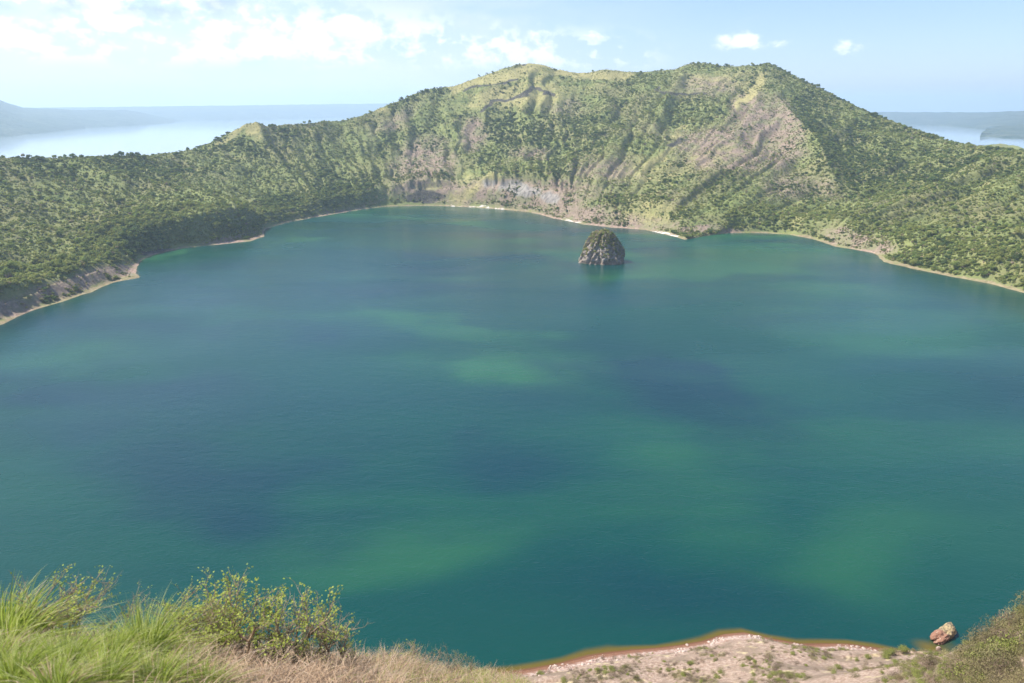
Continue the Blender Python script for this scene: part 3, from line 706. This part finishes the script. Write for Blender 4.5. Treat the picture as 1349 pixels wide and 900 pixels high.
for nm, msk, cnt, lab, grp in reg:
    idx = np.where(msk & view & ~used)[0]
    idx = idx[np.argsort(-size[idx])][:cnt]
    used[idx] = True
    idx = idx[np.argsort(PX[idx])]; cnt_ = {}
    for i in idx:
        k = int(KD[i]); s_ = float(SC[i]) * 1.08
        o = link('tree' if k < 6 else 'bush', hi[k]); o.location = (X_[i], Y_[i], Z_[i] - .2); o.scale = (s_, s_, s_ * (.85 + .35 * rng.random())); o.rotation_euler = (0, 0, rng.random() * 6.28)
        word = lab.replace('bushy tree', 'shrub').replace('tree', 'shrub', 1) if k >= 6 else lab
        big = 'large ' if SC[i] > 3.4 else ''
        pending.append((o, big + tone_word[k] + ' ' + word, 'tree' if k < 6 else 'shrub', (grp if k < 6 else grp.replace('trees', 'dry shrubs')), PX[i]))
def give_labels(items):
    """items: (object, label, category, group, place across the view); up to ten alike are told apart by their order"""
    by = {}
    for it in items: by.setdefault(it[1], []).append(it)
    for lb, L in by.items():
        L.sort(key=lambda q: q[4])
        for n_, it in enumerate(L):
            tag(it[0], lb if len(L) == 1 or len(L) > 10 else lb + ', ' + ('rightmost' if n_ == len(L) - 1 else ORD[n_]), it[2], it[3])
give_labels(pending)
rest = ~used
P = np.stack([X_, Y_, Z_ - .25], -1)[rest]
inst_stuff('scrub_forest', P, SC[rest], rng.random(rest.sum()) * 6.28, KD[rest], pc, .60 + .32 * rng.random(rest.sum()))
P2, S2, K2 = fine_far(); inst_stuff('ground_scrub', P2, S2, rng.random(len(P2)) * 6.28, K2, pc)
print('far bushes', nF, len(P2))


# ------------------------------------------------------------------ rocks
m_rock, t, out = mat('islet_rock')
pos = t.new('ShaderNodeNewGeometry').outputs['Position']
a_ = t.noise(pos, .35, 6, .65, .3); b_ = t.noise(pos, 1.4, 4, .7)
c = t.mix(t.ramp(a_, .35, .65), (.19, .165, .14), (.50, .43, .36))
c = t.mix(t.ramp(b_, .52, .68, 0, .6), c, (.14, .14, .08))
spz = t.new('ShaderNodeSeparateXYZ'); t.l.new(pos, spz.inputs[0])
c = t.mix(t.ramp(spz.outputs[2], 5, 1, 0, .7), c, (.36, .27, .20))
bsdf(t, out, c, .95, .1, t.m('ADD', a_, b_), .9, 1.6)
def rock_islet():
    bc = at_z(795, 349); cx, cy = bc[0], bc[1] + 17
    n, m = 160, 90
    hz = np.array([-.12, 0, .12, .3, .5, .68, .85, .95, 1.0]); hw = np.array([1.06, 1.0, .97, .89, .77, .63, .49, .38, .0])
    ph, v = np.meshgrid(np.linspace(0, 2 * math.pi, n, endpoint=False), np.linspace(0, 1, m), indexing='ij')
    h = -.12 + 1.12 * v ** .8; rad = np.interp(h, hz, hw)
    Hh = 30.5
    q = 22.5 * rad
    nx = fbm(np.cos(ph) * 2.2 + 5, np.sin(ph) * 2.2 + h * 2.2, 4) * .22 + fbm(np.cos(ph) * 6 + 15 + h * 2, np.sin(ph) * 6 + h * 6, 4) * .16
    rid = -np.abs(fbm(np.cos(ph) * 3.3, np.sin(ph) * 3.3 + h * .8 + 30, 3)) * .25
    q = q * (1 + nx + rid + .03)
    x = cx + q * np.cos(ph) * 1.02 + 0.8 * h; y = cy + q * np.sin(ph) * .88
    z = h * Hh + fbm(x / 5, y / 5, 4) * 2.0 * sst(0, .3, h)
    me = mesh_np('rock_islet', np.stack([x, y, z], -1).reshape(-1, 3), grid_faces(n, m, True), [m_rock], True)
    o = link('rock_islet', me); tag(o, 'steep grey brown rock islet tufted with scrub, alone in the middle of the lake', 'islet')
    P = np.stack([x, y, z], -1)[:, 8:, :].reshape(-1, 3)
    up = rng.random(len(P)) < (.012 + .03 * sst(.3, .9, P[:, 2] / Hh)) * 4.5
    sel = P[up & (P[:, 2] > 4)]; n_ = len(sel)
    kd = rng.choice([0, 1, 2, 3, 4, 6, 7, 7], n_, p=[.05, .05, .08, .08, .14, .2, .2, .2])
    inst_stuff('islet_scrub', sel - [0, 0, .3], .7 + 1.0 * rng.random(n_), rng.random(n_) * 6.28, kd, pc)
rock_islet()

m_boulder, t, out = mat('boulder_stone')
tcn = t.new('ShaderNodeTexCoord').outputs['Object']
a_ = t.noise(tcn, 1.1, 6, .7); b_ = t.noise(tcn, 2.4, 3, .6)
spb = t.new('ShaderNodeSeparateXYZ'); t.l.new(tcn, spb.inputs[0])
red = t.mix(t.ramp(b_, .56, .64), (.27, .14, .09), (.44, .33, .24))
tan = t.mix(t.ramp(a_, .4, .6), (.40, .31, .16), (.13, .10, .07))
c = t.mix(t.ramp(t.m('ADD', spb.outputs[0], t.m('MULTIPLY', a_, 1.2)), .1, .9), red, tan)
bsdf(t, out, c, .9, .15, a_, .9, .5)
def stone_mesh(name, sx, sy, sz, m_, seed, amp=.2, n=72, k=44):
    g = np.random.default_rng(seed); off = g.random(2) * 50
    th, v = np.meshgrid(np.linspace(0, 2 * math.pi, n, endpoint=False), np.linspace(0, math.pi, k), indexing='ij')
    X, Y, Z = np.cos(th) * np.sin(v), np.sin(th) * np.sin(v), -np.cos(v)
    f = (np.abs(X) ** 3.2 + np.abs(Y) ** 3.2 + np.abs(Z) ** 3.2) ** (-1 / 3.2)
    d = 1 + amp * fbm(X * 1.6 + off[0], Y * 1.6 + Z * 1.3 + off[1], 4) + amp * .5 * fbm(X * 5 + off[1], Y * 5 + Z * 4, 3)
    P = np.stack([X * f * d * sx, Y * f * d * sy, Z * f * d * sz], -1).reshape(-1, 3)
    return mesh_np(name, P, grid_faces(n, k, True), [m_], True)
b0 = at_z(1243, 845)
o = link('boulder', stone_mesh('boulder', 4.9, 2.1, 1.9, m_boulder, 5, .30, 96, 60)); o.location = (b0[0] + .8, b0[1] + 2.0, .3); o.rotation_euler = (R(6), R(-8), R(36))
tag(o, 'red and tan boulder standing in shallow water just off the near bank', 'boulder')
m_pst, t, out = mat('pale_stone')
pos = t.new('ShaderNodeNewGeometry').outputs['Position']
bsdf(t, out, t.mix(t.ramp(t.noise(pos, 1.2, 3, .6), .4, .6), (.27, .18, .14), (.46, .38, .31)), .9, .1)
b1 = at_z(1236, 856)
o = link('stone', stone_mesh('stone', .62, .5, .8, m_pst, 8, .2, 24, 14)); o.location = (b1[0], b1[1], .2); tag(o, 'little pale stone on the brown sill between red boulder and bank', 'stone')

# ------------------------------------------------------------------ growth on the near bank
def hit(px, py, dmax=400.0):
    """where the sight line through a point of the photograph meets the ground"""
    x, y, z = ray(px, py)
    tt = np.concatenate([np.arange(1.5, 25, .05), np.arange(25, dmax, .4)])
    X, Y, Z = x * tt, y * tt, CAM[2] + z * tt
    b = Z < height(X, Y)
    if not b.any(): return None
    i = int(np.argmax(b)); return np.array([X[i], Y[i], float(height(X[i:i + 1], Y[i:i + 1])[0])])
m_dry2 = foliage('brown_scrub_twigs', (.12, .09, .06), (.25, .19, .125), trans=.2)
m_olive2 = foliage('olive_scrub_twigs', (.15, .14, .06), (.31, .27, .13), trans=.25)
nk = bpy.data.collections.new('scrub_kinds'); near_m = []
for i, (mm, cnt, tw) in enumerate([(m_dry2, 800, True), (m_olive2, 900, True), (m_oliveleaf, 900, False), (m_dry2, 700, True)]):
    me = leafcloud('shrub', mm, cnt, 9, .05 if tw else .045, .85, tw, .0, 500 + i, .25 if tw else .8, .25)
    near_m.append(me); ob = bpy.data.objects.new(f'scrub_{"abcd"[i]}', me); nk.objects.link(ob)
gs = np.random.default_rng(21)
def put_shrubs(cnt, region, smin, smax, kinds, label, cat, group):
    made = 0; tries = 0; out_list = []
    while made < cnt and tries < cnt * 30:
        tries += 1
        px, py, ok = region()
        if not ok: continue
        p = hit(px, py)
        if p is None or p[2] < .7: continue
        k = int(gs.choice(kinds)); s_ = smin + (smax - smin) * gs.random() ** 1.5
        o = link('shrub', near_m[k]); o.location = (p[0], p[1], p[2] - .15 * s_); o.scale = (s_, s_, s_ * (.8 + .5 * gs.random())); o.rotation_euler = (0, 0, gs.random() * 6.28)
        word = {0: 'grey brown', 1: 'dry olive', 2: 'green', 3: 'dull brown'}[k]
        out_list.append((o, ('tall ' if s_ > .72 * smax else '') + word + ' ' + (label(px, py) if callable(label) else label), cat, word + ' ' + group, px)); made += 1
    give_labels(out_list)
def reg_spur():
    px, py = 1262 + 120 * gs.random(), 785 + 130 * gs.random()
    edge = np.interp(px, [1262, 1282, 1300, 1320, 1349, 1390], [868, 862, 838, 815, 800, 770]); return px, py, py > edge
def reg_bank():
    px, py = 1100 + 180 * gs.random(), 862 + 45 * gs.random(); return px, py, gs.random() < sst(1080, 1250, px)
def reg_open():
    px, py = 740 + 480 * gs.random(), 862 + 42 * gs.random(); return px, py, gs.random() < .25 + .75 * sst(865, 895, py)
put_shrubs(120, reg_spur, 1.8, 3.6, [0, 1, 1, 1, 3, 2], lambda px, py: 'shrub ' + ('at the top of' if py < 835 else 'halfway down' if py < 870 else 'at the bottom of') + ' the right-hand thicket', 'shrub', 'shrubs in the right thicket')
put_shrubs(60, reg_bank, .9, 2.3, [1, 1, 2, 0, 2], lambda px, py: 'shrub on the bank ' + ('left of' if px < 1205 else 'below' if px < 1262 else 'right of') + ' the boulder', 'shrub', 'shrubs below the boulder')
put_shrubs(60, reg_open, .5, 1.6, [1, 1, 0, 3, 2], lambda px, py: 'shrub on the open bank, ' + ('left end' if px < 860 else 'under its point' if px < 1010 else 'middle part' if px < 1110 else 'right end'), 'shrub', 'shrubs on the open bank')
# fine low scrub and shore stones that nobody would count
N = 60000
xs = -40 + rng.random(N) * 260; ys = 60 + rng.random(N) * 135
ph = np.arctan2(ys - CY, xs - CX); dd = np.hypot(xs - CX, ys - CY) - pin(ph, s_phi, s_r)
px, py, dp = project(xs, ys, height(xs, ys))
cl = fbm(xs / 9, ys / 9, 4)
kp = (dd > 3) & (px > 600) & (px < 1420) & (py < 960) & (rng.random(N) < .34 * sst(2, 12, dd) + 1.3 * cl)
xs, ys, cl = xs[kp], ys[kp], cl[kp]
inst_stuff('low_scrub', np.stack([xs, ys, height(xs, ys) - .1], -1), .35 + 1.0 * rng.random(len(xs)) ** 2, rng.random(len(xs)) * 6.28, rng.choice([0, 0, 1, 1, 1, 3, 2], len(xs)), nk, .45 + .3 * rng.random(len(xs)))
sc2 = bpy.data.collections.new('stone_kinds')
for i in range(3): sc2.objects.link(bpy.data.objects.new(f'stone_{"abc"[i]}', stone_mesh('pebble', 1, .8, .6, m_pst, 40 + i, .3, 10, 6)))
N = 9000
pp = rng.uniform(R(-95), R(-55), N); dd = np.abs(rng.normal(size=N)) * 4 + .3; rr_ = pin(pp, s_phi, s_r) + dd
xs, ys = CX + rr_ * np.cos(pp), CY + rr_ * np.sin(pp)
kp = rng.random(N) < -.02 + 1.5 * fbm(xs / 6, ys / 6, 3); xs, ys = xs[kp], ys[kp]
inst_stuff('shore_stones', np.stack([xs, ys, height(xs, ys)], -1), .08 + .55 * rng.random(len(xs)) ** 4, rng.random(len(xs)) * 6.28, rng.integers(0, 3, len(xs)), sc2)

# ------------------------------------------------------------------ plants on the ledge
def rise(p, top):
    """how tall something standing at p must be to reach up to the sight line of row top"""
    hs = np.linspace(.05, 3, 600); py = project(p[0] + 0 * hs, p[1] + 0 * hs, p[2] + hs)[1]
    return float(hs[int(np.argmin(np.abs(py - top)))])
def fit_scale(co, p, top, rot=0.0, wide=1.0, pct=0.0):
    """uniform scale for which a plant standing at p reaches up to row top of the view"""
    c, s_ = math.cos(rot), math.sin(rot)
    x, y, z = co[:, 0] * c - co[:, 1] * s_, co[:, 0] * s_ + co[:, 1] * c, co[:, 2]
    lo, hi = .1, 2.5
    for _ in range(18):
        k = (lo + hi) / 2
        q = np.percentile(project(p[0] + x * k * wide, p[1] + y * k * wide, p[2] + z * k)[1], pct)
        if q < top: hi = k
        else: lo = k
    return k
def coords(me):
    q = np.zeros(len(me.vertices) * 3, np.float32); me.vertices.foreach_get('co', q); return q.reshape(-1, 3).astype(float)
def blades(P, D, L, wdt, droop, seg=5, g=None, lean=(0, 0)):
    """curved tapering blades: roots P, start directions D, lengths L -> verts, faces, tip parameter"""
    n = len(P); t_ = np.linspace(0, 1, seg + 1)
    D = D / np.linalg.norm(D, axis=1)[:, None]
    hor = D.copy(); hor[:, 2] = 0; hor[:, 0] += lean[0]; hor[:, 1] += lean[1]
    c = P[:, None, :] + D[:, None, :] * (L[:, None] * t_)[..., None]
    bend = (L[:, None] * droop[:, None] * t_ ** 2.2)
    c = c + hor[:, None, :] * bend[..., None] * .7; c[..., 2] -= bend * .75
    side = np.cross(D, g.normal(size=(n, 3))); side /= np.linalg.norm(side, axis=1)[:, None]
    wv = (wdt[:, None] * (1 - t_ ** 1.6 * .92))[..., None] * side[:, None, :]
    V = np.stack([c - wv, c + wv], 2).reshape(-1, 3)
    i = np.arange(n)[:, None] * (2 * (seg + 1)) + np.arange(seg)[None, :] * 2
    Fq = np.stack([i, i + 1, i + 3, i + 2], -1).reshape(-1, 4)
    return V, Fq, np.tile(np.repeat(t_, 2), n)
def tuft_mesh(seed, n=750, L=.78, spread=1.0, lean=(.1, 0)):
    g = np.random.default_rng(seed)
    a = g.random(n) * 6.283; q = g.random(n) ** .6 * .14
    P = np.stack([q * np.cos(a), q * np.sin(a), np.zeros(n) - .05], -1)
    tilt = g.random(n) ** 1.1 * spread
    D = np.stack([np.cos(a + g.normal(size=n) * .5) * np.sin(tilt), np.sin(a) * np.sin(tilt), np.cos(tilt)], -1)
    V, Fq, tp = blades(P, D, L * (.45 + .6 * g.random(n)), .0034 + .003 * g.random(n), .15 + .6 * g.random(n), 6, g, lean)
    me = mesh_np('blades', V, Fq, [m_tuft], True)
    tone = np.repeat(g.random(n) ** 1.0, 14); attr_f(me, 'tone', tone); attr_f(me, 'tip', tp * np.repeat(g.random(n), 14))
    return me
def dead_mesh(seed, n=260, L=.45):
    g = np.random.default_rng(seed); a = g.random(n) * 6.283; q = g.random(n) ** .5 * .2
    P = np.stack([q * np.cos(a), q * np.sin(a), np.zeros(n) - .04], -1); tilt = .3 + g.random(n) * 1.0
    D = np.stack([np.cos(a) * np.sin(tilt), np.sin(a) * np.sin(tilt), np.cos(tilt)], -1)
    V, Fq, tp = blades(P, D, L * (.5 + .6 * g.random(n)), .003 + .002 * g.random(n), .3 + .8 * g.random(n), 5, g)
    me = mesh_np('withered_blades', V, Fq, [m_drygrass], True); attr_f(me, 'tone', np.repeat(g.random(n), 12)); attr_f(me, 'tip', tp * .6); return me
tm = [tuft_mesh(61, 1000, .80, 1.05, (.05, 0)), tuft_mesh(62, 850, .66, 1.15, (.15, 0)), tuft_mesh(63, 900, .6, 1.2, (.35, .1)), tuft_mesh(64, 700, .5, 1.3, (0, 0))]
dm = [dead_mesh(71), dead_mesh(72)]
tufts = [(188, 868, 0, 790, 'biggest light green grass tuft, rising against the water in the left foreground'),
         (84, 884, 0, 822, 'light green grass tuft with upright blades, left of the biggest tuft'),
         (6, 850, 2, 768, 'arching light green grass tuft high at the left edge of the photo'),
         (20, 896, 1, 842, 'green grass tuft low at the left edge below the arching one'),
         (136, 905, 1, 846, 'green grass tuft in front of the biggest tuft, to its left'),
         (205, 905, 2, 850, 'drooping green grass tuft in front of the biggest tuft, to its right'),
         (236, 876, 3, 842, 'low spreading grass tuft at the right foot of the biggest tuft'),
         (70, 915, 3, 862, 'low green grass tuft at the bottom edge below the upright one'),
         (-12, 880, 3, 828, 'grass tuft cut by the left edge of the photo'),
         (142, 872, 1, 822, 'slim grass tuft close behind the left side of the biggest tuft'),
         (268, 912, 3, 868, 'small green grass tuft at the bottom edge beside the dry grass'),
         (40, 868, 3, 832, 'small grass tuft between the arching tuft and the upright one')]
for px, py, k, top, lb in tufts:
    p = hit(px, py); rz_ = gs.random() * .6; s_ = min(fit_scale(coords(tm[k]), p, top, rz_, 1.0, 1.0), 1.5)
    r0 = bpy.data.objects.new('grass_tuft', None); C.objects.link(r0); r0.location = p; r0.scale = (s_,) * 3; r0.rotation_euler = (0, 0, rz_)
    tag(r0, lb, 'grass', 'grass tufts on the ledge')
    link('blades', tm[k], r0); link('withered_blades', dm[k % 2], r0)

def tube(path, rad, sides=5):
    path = np.array(path); n = len(path); V = []; 
    for i in range(n):
        d = path[min(i + 1, n - 1)] - path[max(i - 1, 0)]; d = d / (np.linalg.norm(d) + 1e-9)
        a = np.cross(d, [.3, .9, .2]); a /= np.linalg.norm(a); b = np.cross(d, a)
        for j in range(sides):
            q = 6.2832 * j / sides; V.append(path[i] + (a * math.cos(q) + b * math.sin(q)) * rad[i])
    Fq = [(i * sides + j, i * sides + (j + 1) % sides, (i + 1) * sides + (j + 1) % sides, (i + 1) * sides + j) for i in range(n - 1) for j in range(sides)]
    return V, Fq
def shrub_meshes(seed, Hh, leafy, m_leaf, spread=.55, stems=7, lean=0.0):
    g = np.random.default_rng(seed); V = []; Fq = []; LP = []; LD = []
    def add(path, rad, sides):
        v, f = tube(path, rad, sides); b = len(V); V.extend(v); Fq.extend([tuple(b + q for q in ff) for ff in f])
    def grow(p, d, L, r, lev):
        path = [p]; nseg = 5; q = p.copy(); dd = d.copy()
        for i in range(nseg):
            dd = dd + g.normal(size=3) * .13 + np.array([0, 0, .05]); dd /= np.linalg.norm(dd); q = q + dd * L / nseg; path.append(q.copy())
        add(path, np.linspace(r, r * .45, nseg + 1), 4 if lev else 5)
        if lev < 3:
            nc = [6, 5, 4][lev]
            for k in range(nc):
                f = (.42 if lev == 0 else .25) + (.58 if lev == 0 else .75) * (k + g.random() * .8) / nc; i = min(int(f * nseg), nseg - 1); base = path[i] + (path[i + 1] - path[i]) * (min(f * nseg - i, 1))
                nd = dd + g.normal(size=3) * .6; nd[2] = abs(nd[2]) * .7 + .1; nd /= np.linalg.norm(nd)
                grow(base, nd, L * (.36 + .22 * g.random()), r * .5, lev + 1)
        if lev >= 2:
            m_ = g.poisson(leafy * .95 * (1 if lev == 3 else .3) * (.12 if p[2] < .42 * Hh else 1))
            for k in range(m_):
                f = g.random() ** .6; i = int(f * (nseg - .001)); LP.append(path[i] + (path[i + 1] - path[i]) * (f * nseg - i) + g.normal(size=3) * .012); LD.append(dd + g.normal(size=3) * .8)
    for s_ in range(stems):
        a = g.random() * 6.283; ti = g.random() * spread
        d = np.array([math.cos(a) * math.sin(ti) + lean, math.sin(a) * math.sin(ti), math.cos(ti)]); d /= np.linalg.norm(d)
        grow(np.array([math.cos(a) * .05, math.sin(a) * .05, -.25]), d, Hh * (.6 + .3 * g.random()), .008 + .005 * g.random(), 0)
    me = mesh_np('stems', V, Fq, [m_bark], True)
    if not LP: return me, None
    LP = np.array(LP); LD = np.array(LD); LD[:, 2] -= .25; LD /= np.linalg.norm(LD, axis=1)[:, None]; n = len(LP)
    sd = np.cross(LD, g.normal(size=(n, 3))); sd /= np.linalg.norm(sd, axis=1)[:, None]
    ll = (.012 + .014 * g.random(n))[:, None]; lw = ll * .30
    LV = np.stack([LP, LP + LD * ll * .5 + sd * lw, LP + LD * ll, LP + LD * ll * .5 - sd * lw], 1).reshape(-1, 3)
    ml = mesh_np('foliage', LV, np.arange(n * 4).reshape(-1, 4), [m_leaf], False); attr_f(ml, 'tone', np.repeat(g.random(n), 4))
    return me, ml
shrubs = [(84, 848, 1.00, 2.2, 0, .75, 6, 0, 'thin airy shrub with sparse yellow green leaves, behind the grass tufts at left'),
          (138, 858, .75, 2.0, 0, .8, 4, .2, 'small wiry shrub between the airy shrub and the biggest tuft'),
          (232, 862, .90, 2.6, 0, .6, 6, 0, 'twiggy shrub with a few green leaves just right of the biggest tuft'),
          (262, 862, .72, 3.0, 0, .6, 5, .1, 'low leafy shrub with bare bent stub beside it'),
          (306, 868, 1.12, 4.8, 0, .55, 9, 0, 'tallest and leafiest bright green shrub on the ledge'),
          (338, 868, .95, 3.2, 0, .6, 5, .1, 'bright green shrub leaning on the right side of the tallest one'),
          (374, 868, 0.98, 3.4, 0, .5, 6, 0, 'bushy bright green shrub, next right of the tallest pair'),
          (412, 872, .98, 1.8, 0, .6, 7, .25, 'grey twiggy shrub with thin leaves, branches reaching right over the water'),
          (436, 878, .78, 2.8, 0, .7, 5, .3, 'green shrub under the reaching branches of the twiggy one'),
          (466, 888, .52, 4.0, 0, .8, 5, .3, 'small green shrub at the right end of the leafy row'),
          (508, 897, .55, 3.0, 0, .8, 5, 0, 'low shrub alone in the gap right of the leafy row'),
          (542, 899, .62, 3.5, 0, .7, 5, .1, 'low green shrub left of the bare forked twigs'),
          (566, 900, .78, .5, 1, .5, 4, 0, 'nearly bare forked shrub at the centre of the low row'),
          (590, 901, .72, .4, 1, .6, 5, .2, 'bare grey twigs beside the forked shrub'),
          (616, 901, .66, 1.6, 1, .7, 6, .1, 'thin olive shrub near the right end of the low row'),
          (644, 903, .5, 2.4, 1, .8, 6, 0, 'small olive shrub last but one in the low row'),
          (672, 904, .42, 2.6, 1, .9, 6, 0, 'smallest olive shrub at the right end of the ledge')]
SH_TOP = [746, 768, 768, 792, 755, 760, 771, 785, 803, 843, 849, 846, 843, 848, 857, 872, 879]
for i, (px, py, Hh, lf, mk, spd, stm, ln, lb) in enumerate(shrubs):
    p = None
    for yy in range(835, 912, 2):                 # the farthest ground of the ledge seen in this direction
        p = hit(px, yy)
        if p is not None and p[1] < 30: break
    if p is not None and p[1] < 30 and px < 480: p = hit(px, yy + 5)

    if p is None or p[1] > 30:
        q = at_y(px, 904, 12.0); p = np.array([q[0], q[1], H1(q[0], q[1])])
    st, fo_ = shrub_meshes(900 + i, .75, lf, m_shrubleaf if mk == 0 else m_oliveleaf, spd, stm, ln)
    k_ = fit_scale(coords(st), p, SH_TOP[i], 0.0, 1.15, .3)
    for m_ in (st, fo_):
        if m_: m_.transform(Matrix.Diagonal((k_ * 1.15, k_ * 1.15, k_, 1)))
    r0 = bpy.data.objects.new('leafy_shrub' if lf > 1 else 'bare_shrub', None); C.objects.link(r0); r0.location = p
    tag(r0, lb, 'shrub', 'shrubs on the edge of the ledge'); link('stems', st, r0)
    if fo_: link('foliage', fo_, r0)
    print('shrub', px, p.round(2))
def stub(px, py, pts, r, lb):
    r = .8
    p = hit(px, py); V = []; Fq = []
    for path, ra in pts:
        v, f = tube(np.array(path) * r, np.array(ra) * r * .6, 7); b = len(V); V += v; Fq += [tuple(b + q for q in ff) for ff in f]
    o = link('dead_branch', mesh_np('dead_branch', V, Fq, [m_dead], True)); o.location = p; tag(o, lb, 'dead branch')
stub(268, 862, [([(0, 0, -.2), (.02, 0, .08), (.08, 0, .22), (.15, 0, .34), (.165, 0, .42)], [.022, .022, .02, .026, .012]), ([(.15, 0, .34), (.11, 0, .38), (.1, .01, .41)], [.02, .018, .01])], 1.0, 'pale bent dead branch stub rising from the dry grass, the left one of two')
stub(324, 882, [([(0, 0, -.15), (.01, 0, .1), (.05, 0, .22), (.06, 0, .3), (.10, 0, .37), (.125, 0, .44)], [.018, .017, .016, .017, .02, .012]), ([(.06, 0, .29), (.01, 0, .33), (-.02, 0, .36)], [.017, .02, .02])], 1.0, 'dark forked dead branch stub, the right one of two')

def grass_stuff(name, n, cond, L, m_, drp, seed, wd=.0028):
    g = np.random.default_rng(seed)
    x = -9 + g.random(n * 4) * 12; y = 2.0 + g.random(n * 4) ** .8 * 12
    z = height(x, y) + fbm(x * 1.3, y * 1.3, 4) * .10
    px, py, dp = project(x, y, z)
    k = cond(px, py, x, y, g); x, y, z = x[k][:n], y[k][:n], z[k][:n]; n = len(x)
    cl = .55 + .45 * g.random(n) + .8 * fbm(x * 1.5, y * 1.5, 3)
    a = g.random(n) * 6.283; ti = .15 + g.random(n) * 1.1
    D = np.stack([np.cos(a) * np.sin(ti), np.sin(a) * np.sin(ti), np.cos(ti)], -1)
    V, Fq, tp = blades(np.stack([x, y, z - .03], -1), D, L * np.clip(cl, .3, 1.6), wd * (.6 + .8 * g.random(n)), drp * (.4 + g.random(n)), 5, g)
    me = mesh_np(name, V, Fq, [m_], True); attr_f(me, 'tone', np.repeat(g.random(n), 12)); attr_f(me, 'tip', tp * np.repeat(g.random(n), 12))
    tag(link(name, me), kind='stuff')
vis = lambda px, py: (px > -60) & (px < 760) & (py > 780) & (py < 960)
grass_stuff('dry_grass', 52000, lambda px, py, x, y, g: vis(px, py) & (g.random(len(px)) < sst(150, 290, px) * (1 - .8 * sst(470, 620, px)) + .40 * sst(200, 90, px) * (py < 872) + .08), .30, m_drygrass, .8, 81)
grass_stuff('short_grass', 22000, lambda px, py, x, y, g: vis(px, py) & (g.random(len(px)) < (.55 * sst(260, 120, px) * (py > 850)) + .9 * sst(430, 560, px) + .06), .20, m_tuft, .5, 82)

# ------------------------------------------------------------------ haze
m_haze, t, out = mat('haze_air')
pv = t.new('ShaderNodeVolumePrincipled')
pv.inputs['Color'].default_value = (.70, .88, 1.0, 1); pv.inputs['Density'].default_value = 1.1e-4; pv.inputs['Anisotropy'].default_value = .35
pv.inputs['Density Attribute'].default_value = ''; pv.inputs['Color Attribute'].default_value = ''; pv.inputs['Temperature Attribute'].default_value = ''
t.l.new(pv.outputs[0], out.inputs['Volume'])
x0, x1, y0, y1, z0, z1 = -23000, 23000, -22000, 23500, -16, 420
V = [(x, y, z) for x in (x0, x1) for y in (y0, y1) for z in (z0, z1)]
o = link('haze', mesh_np('haze', V, [(0, 1, 3, 2), (4, 6, 7, 5), (0, 4, 5, 1), (2, 3, 7, 6), (0, 2, 6, 4), (1, 5, 7, 3)], [m_haze], False)); tag(o, kind='stuff')
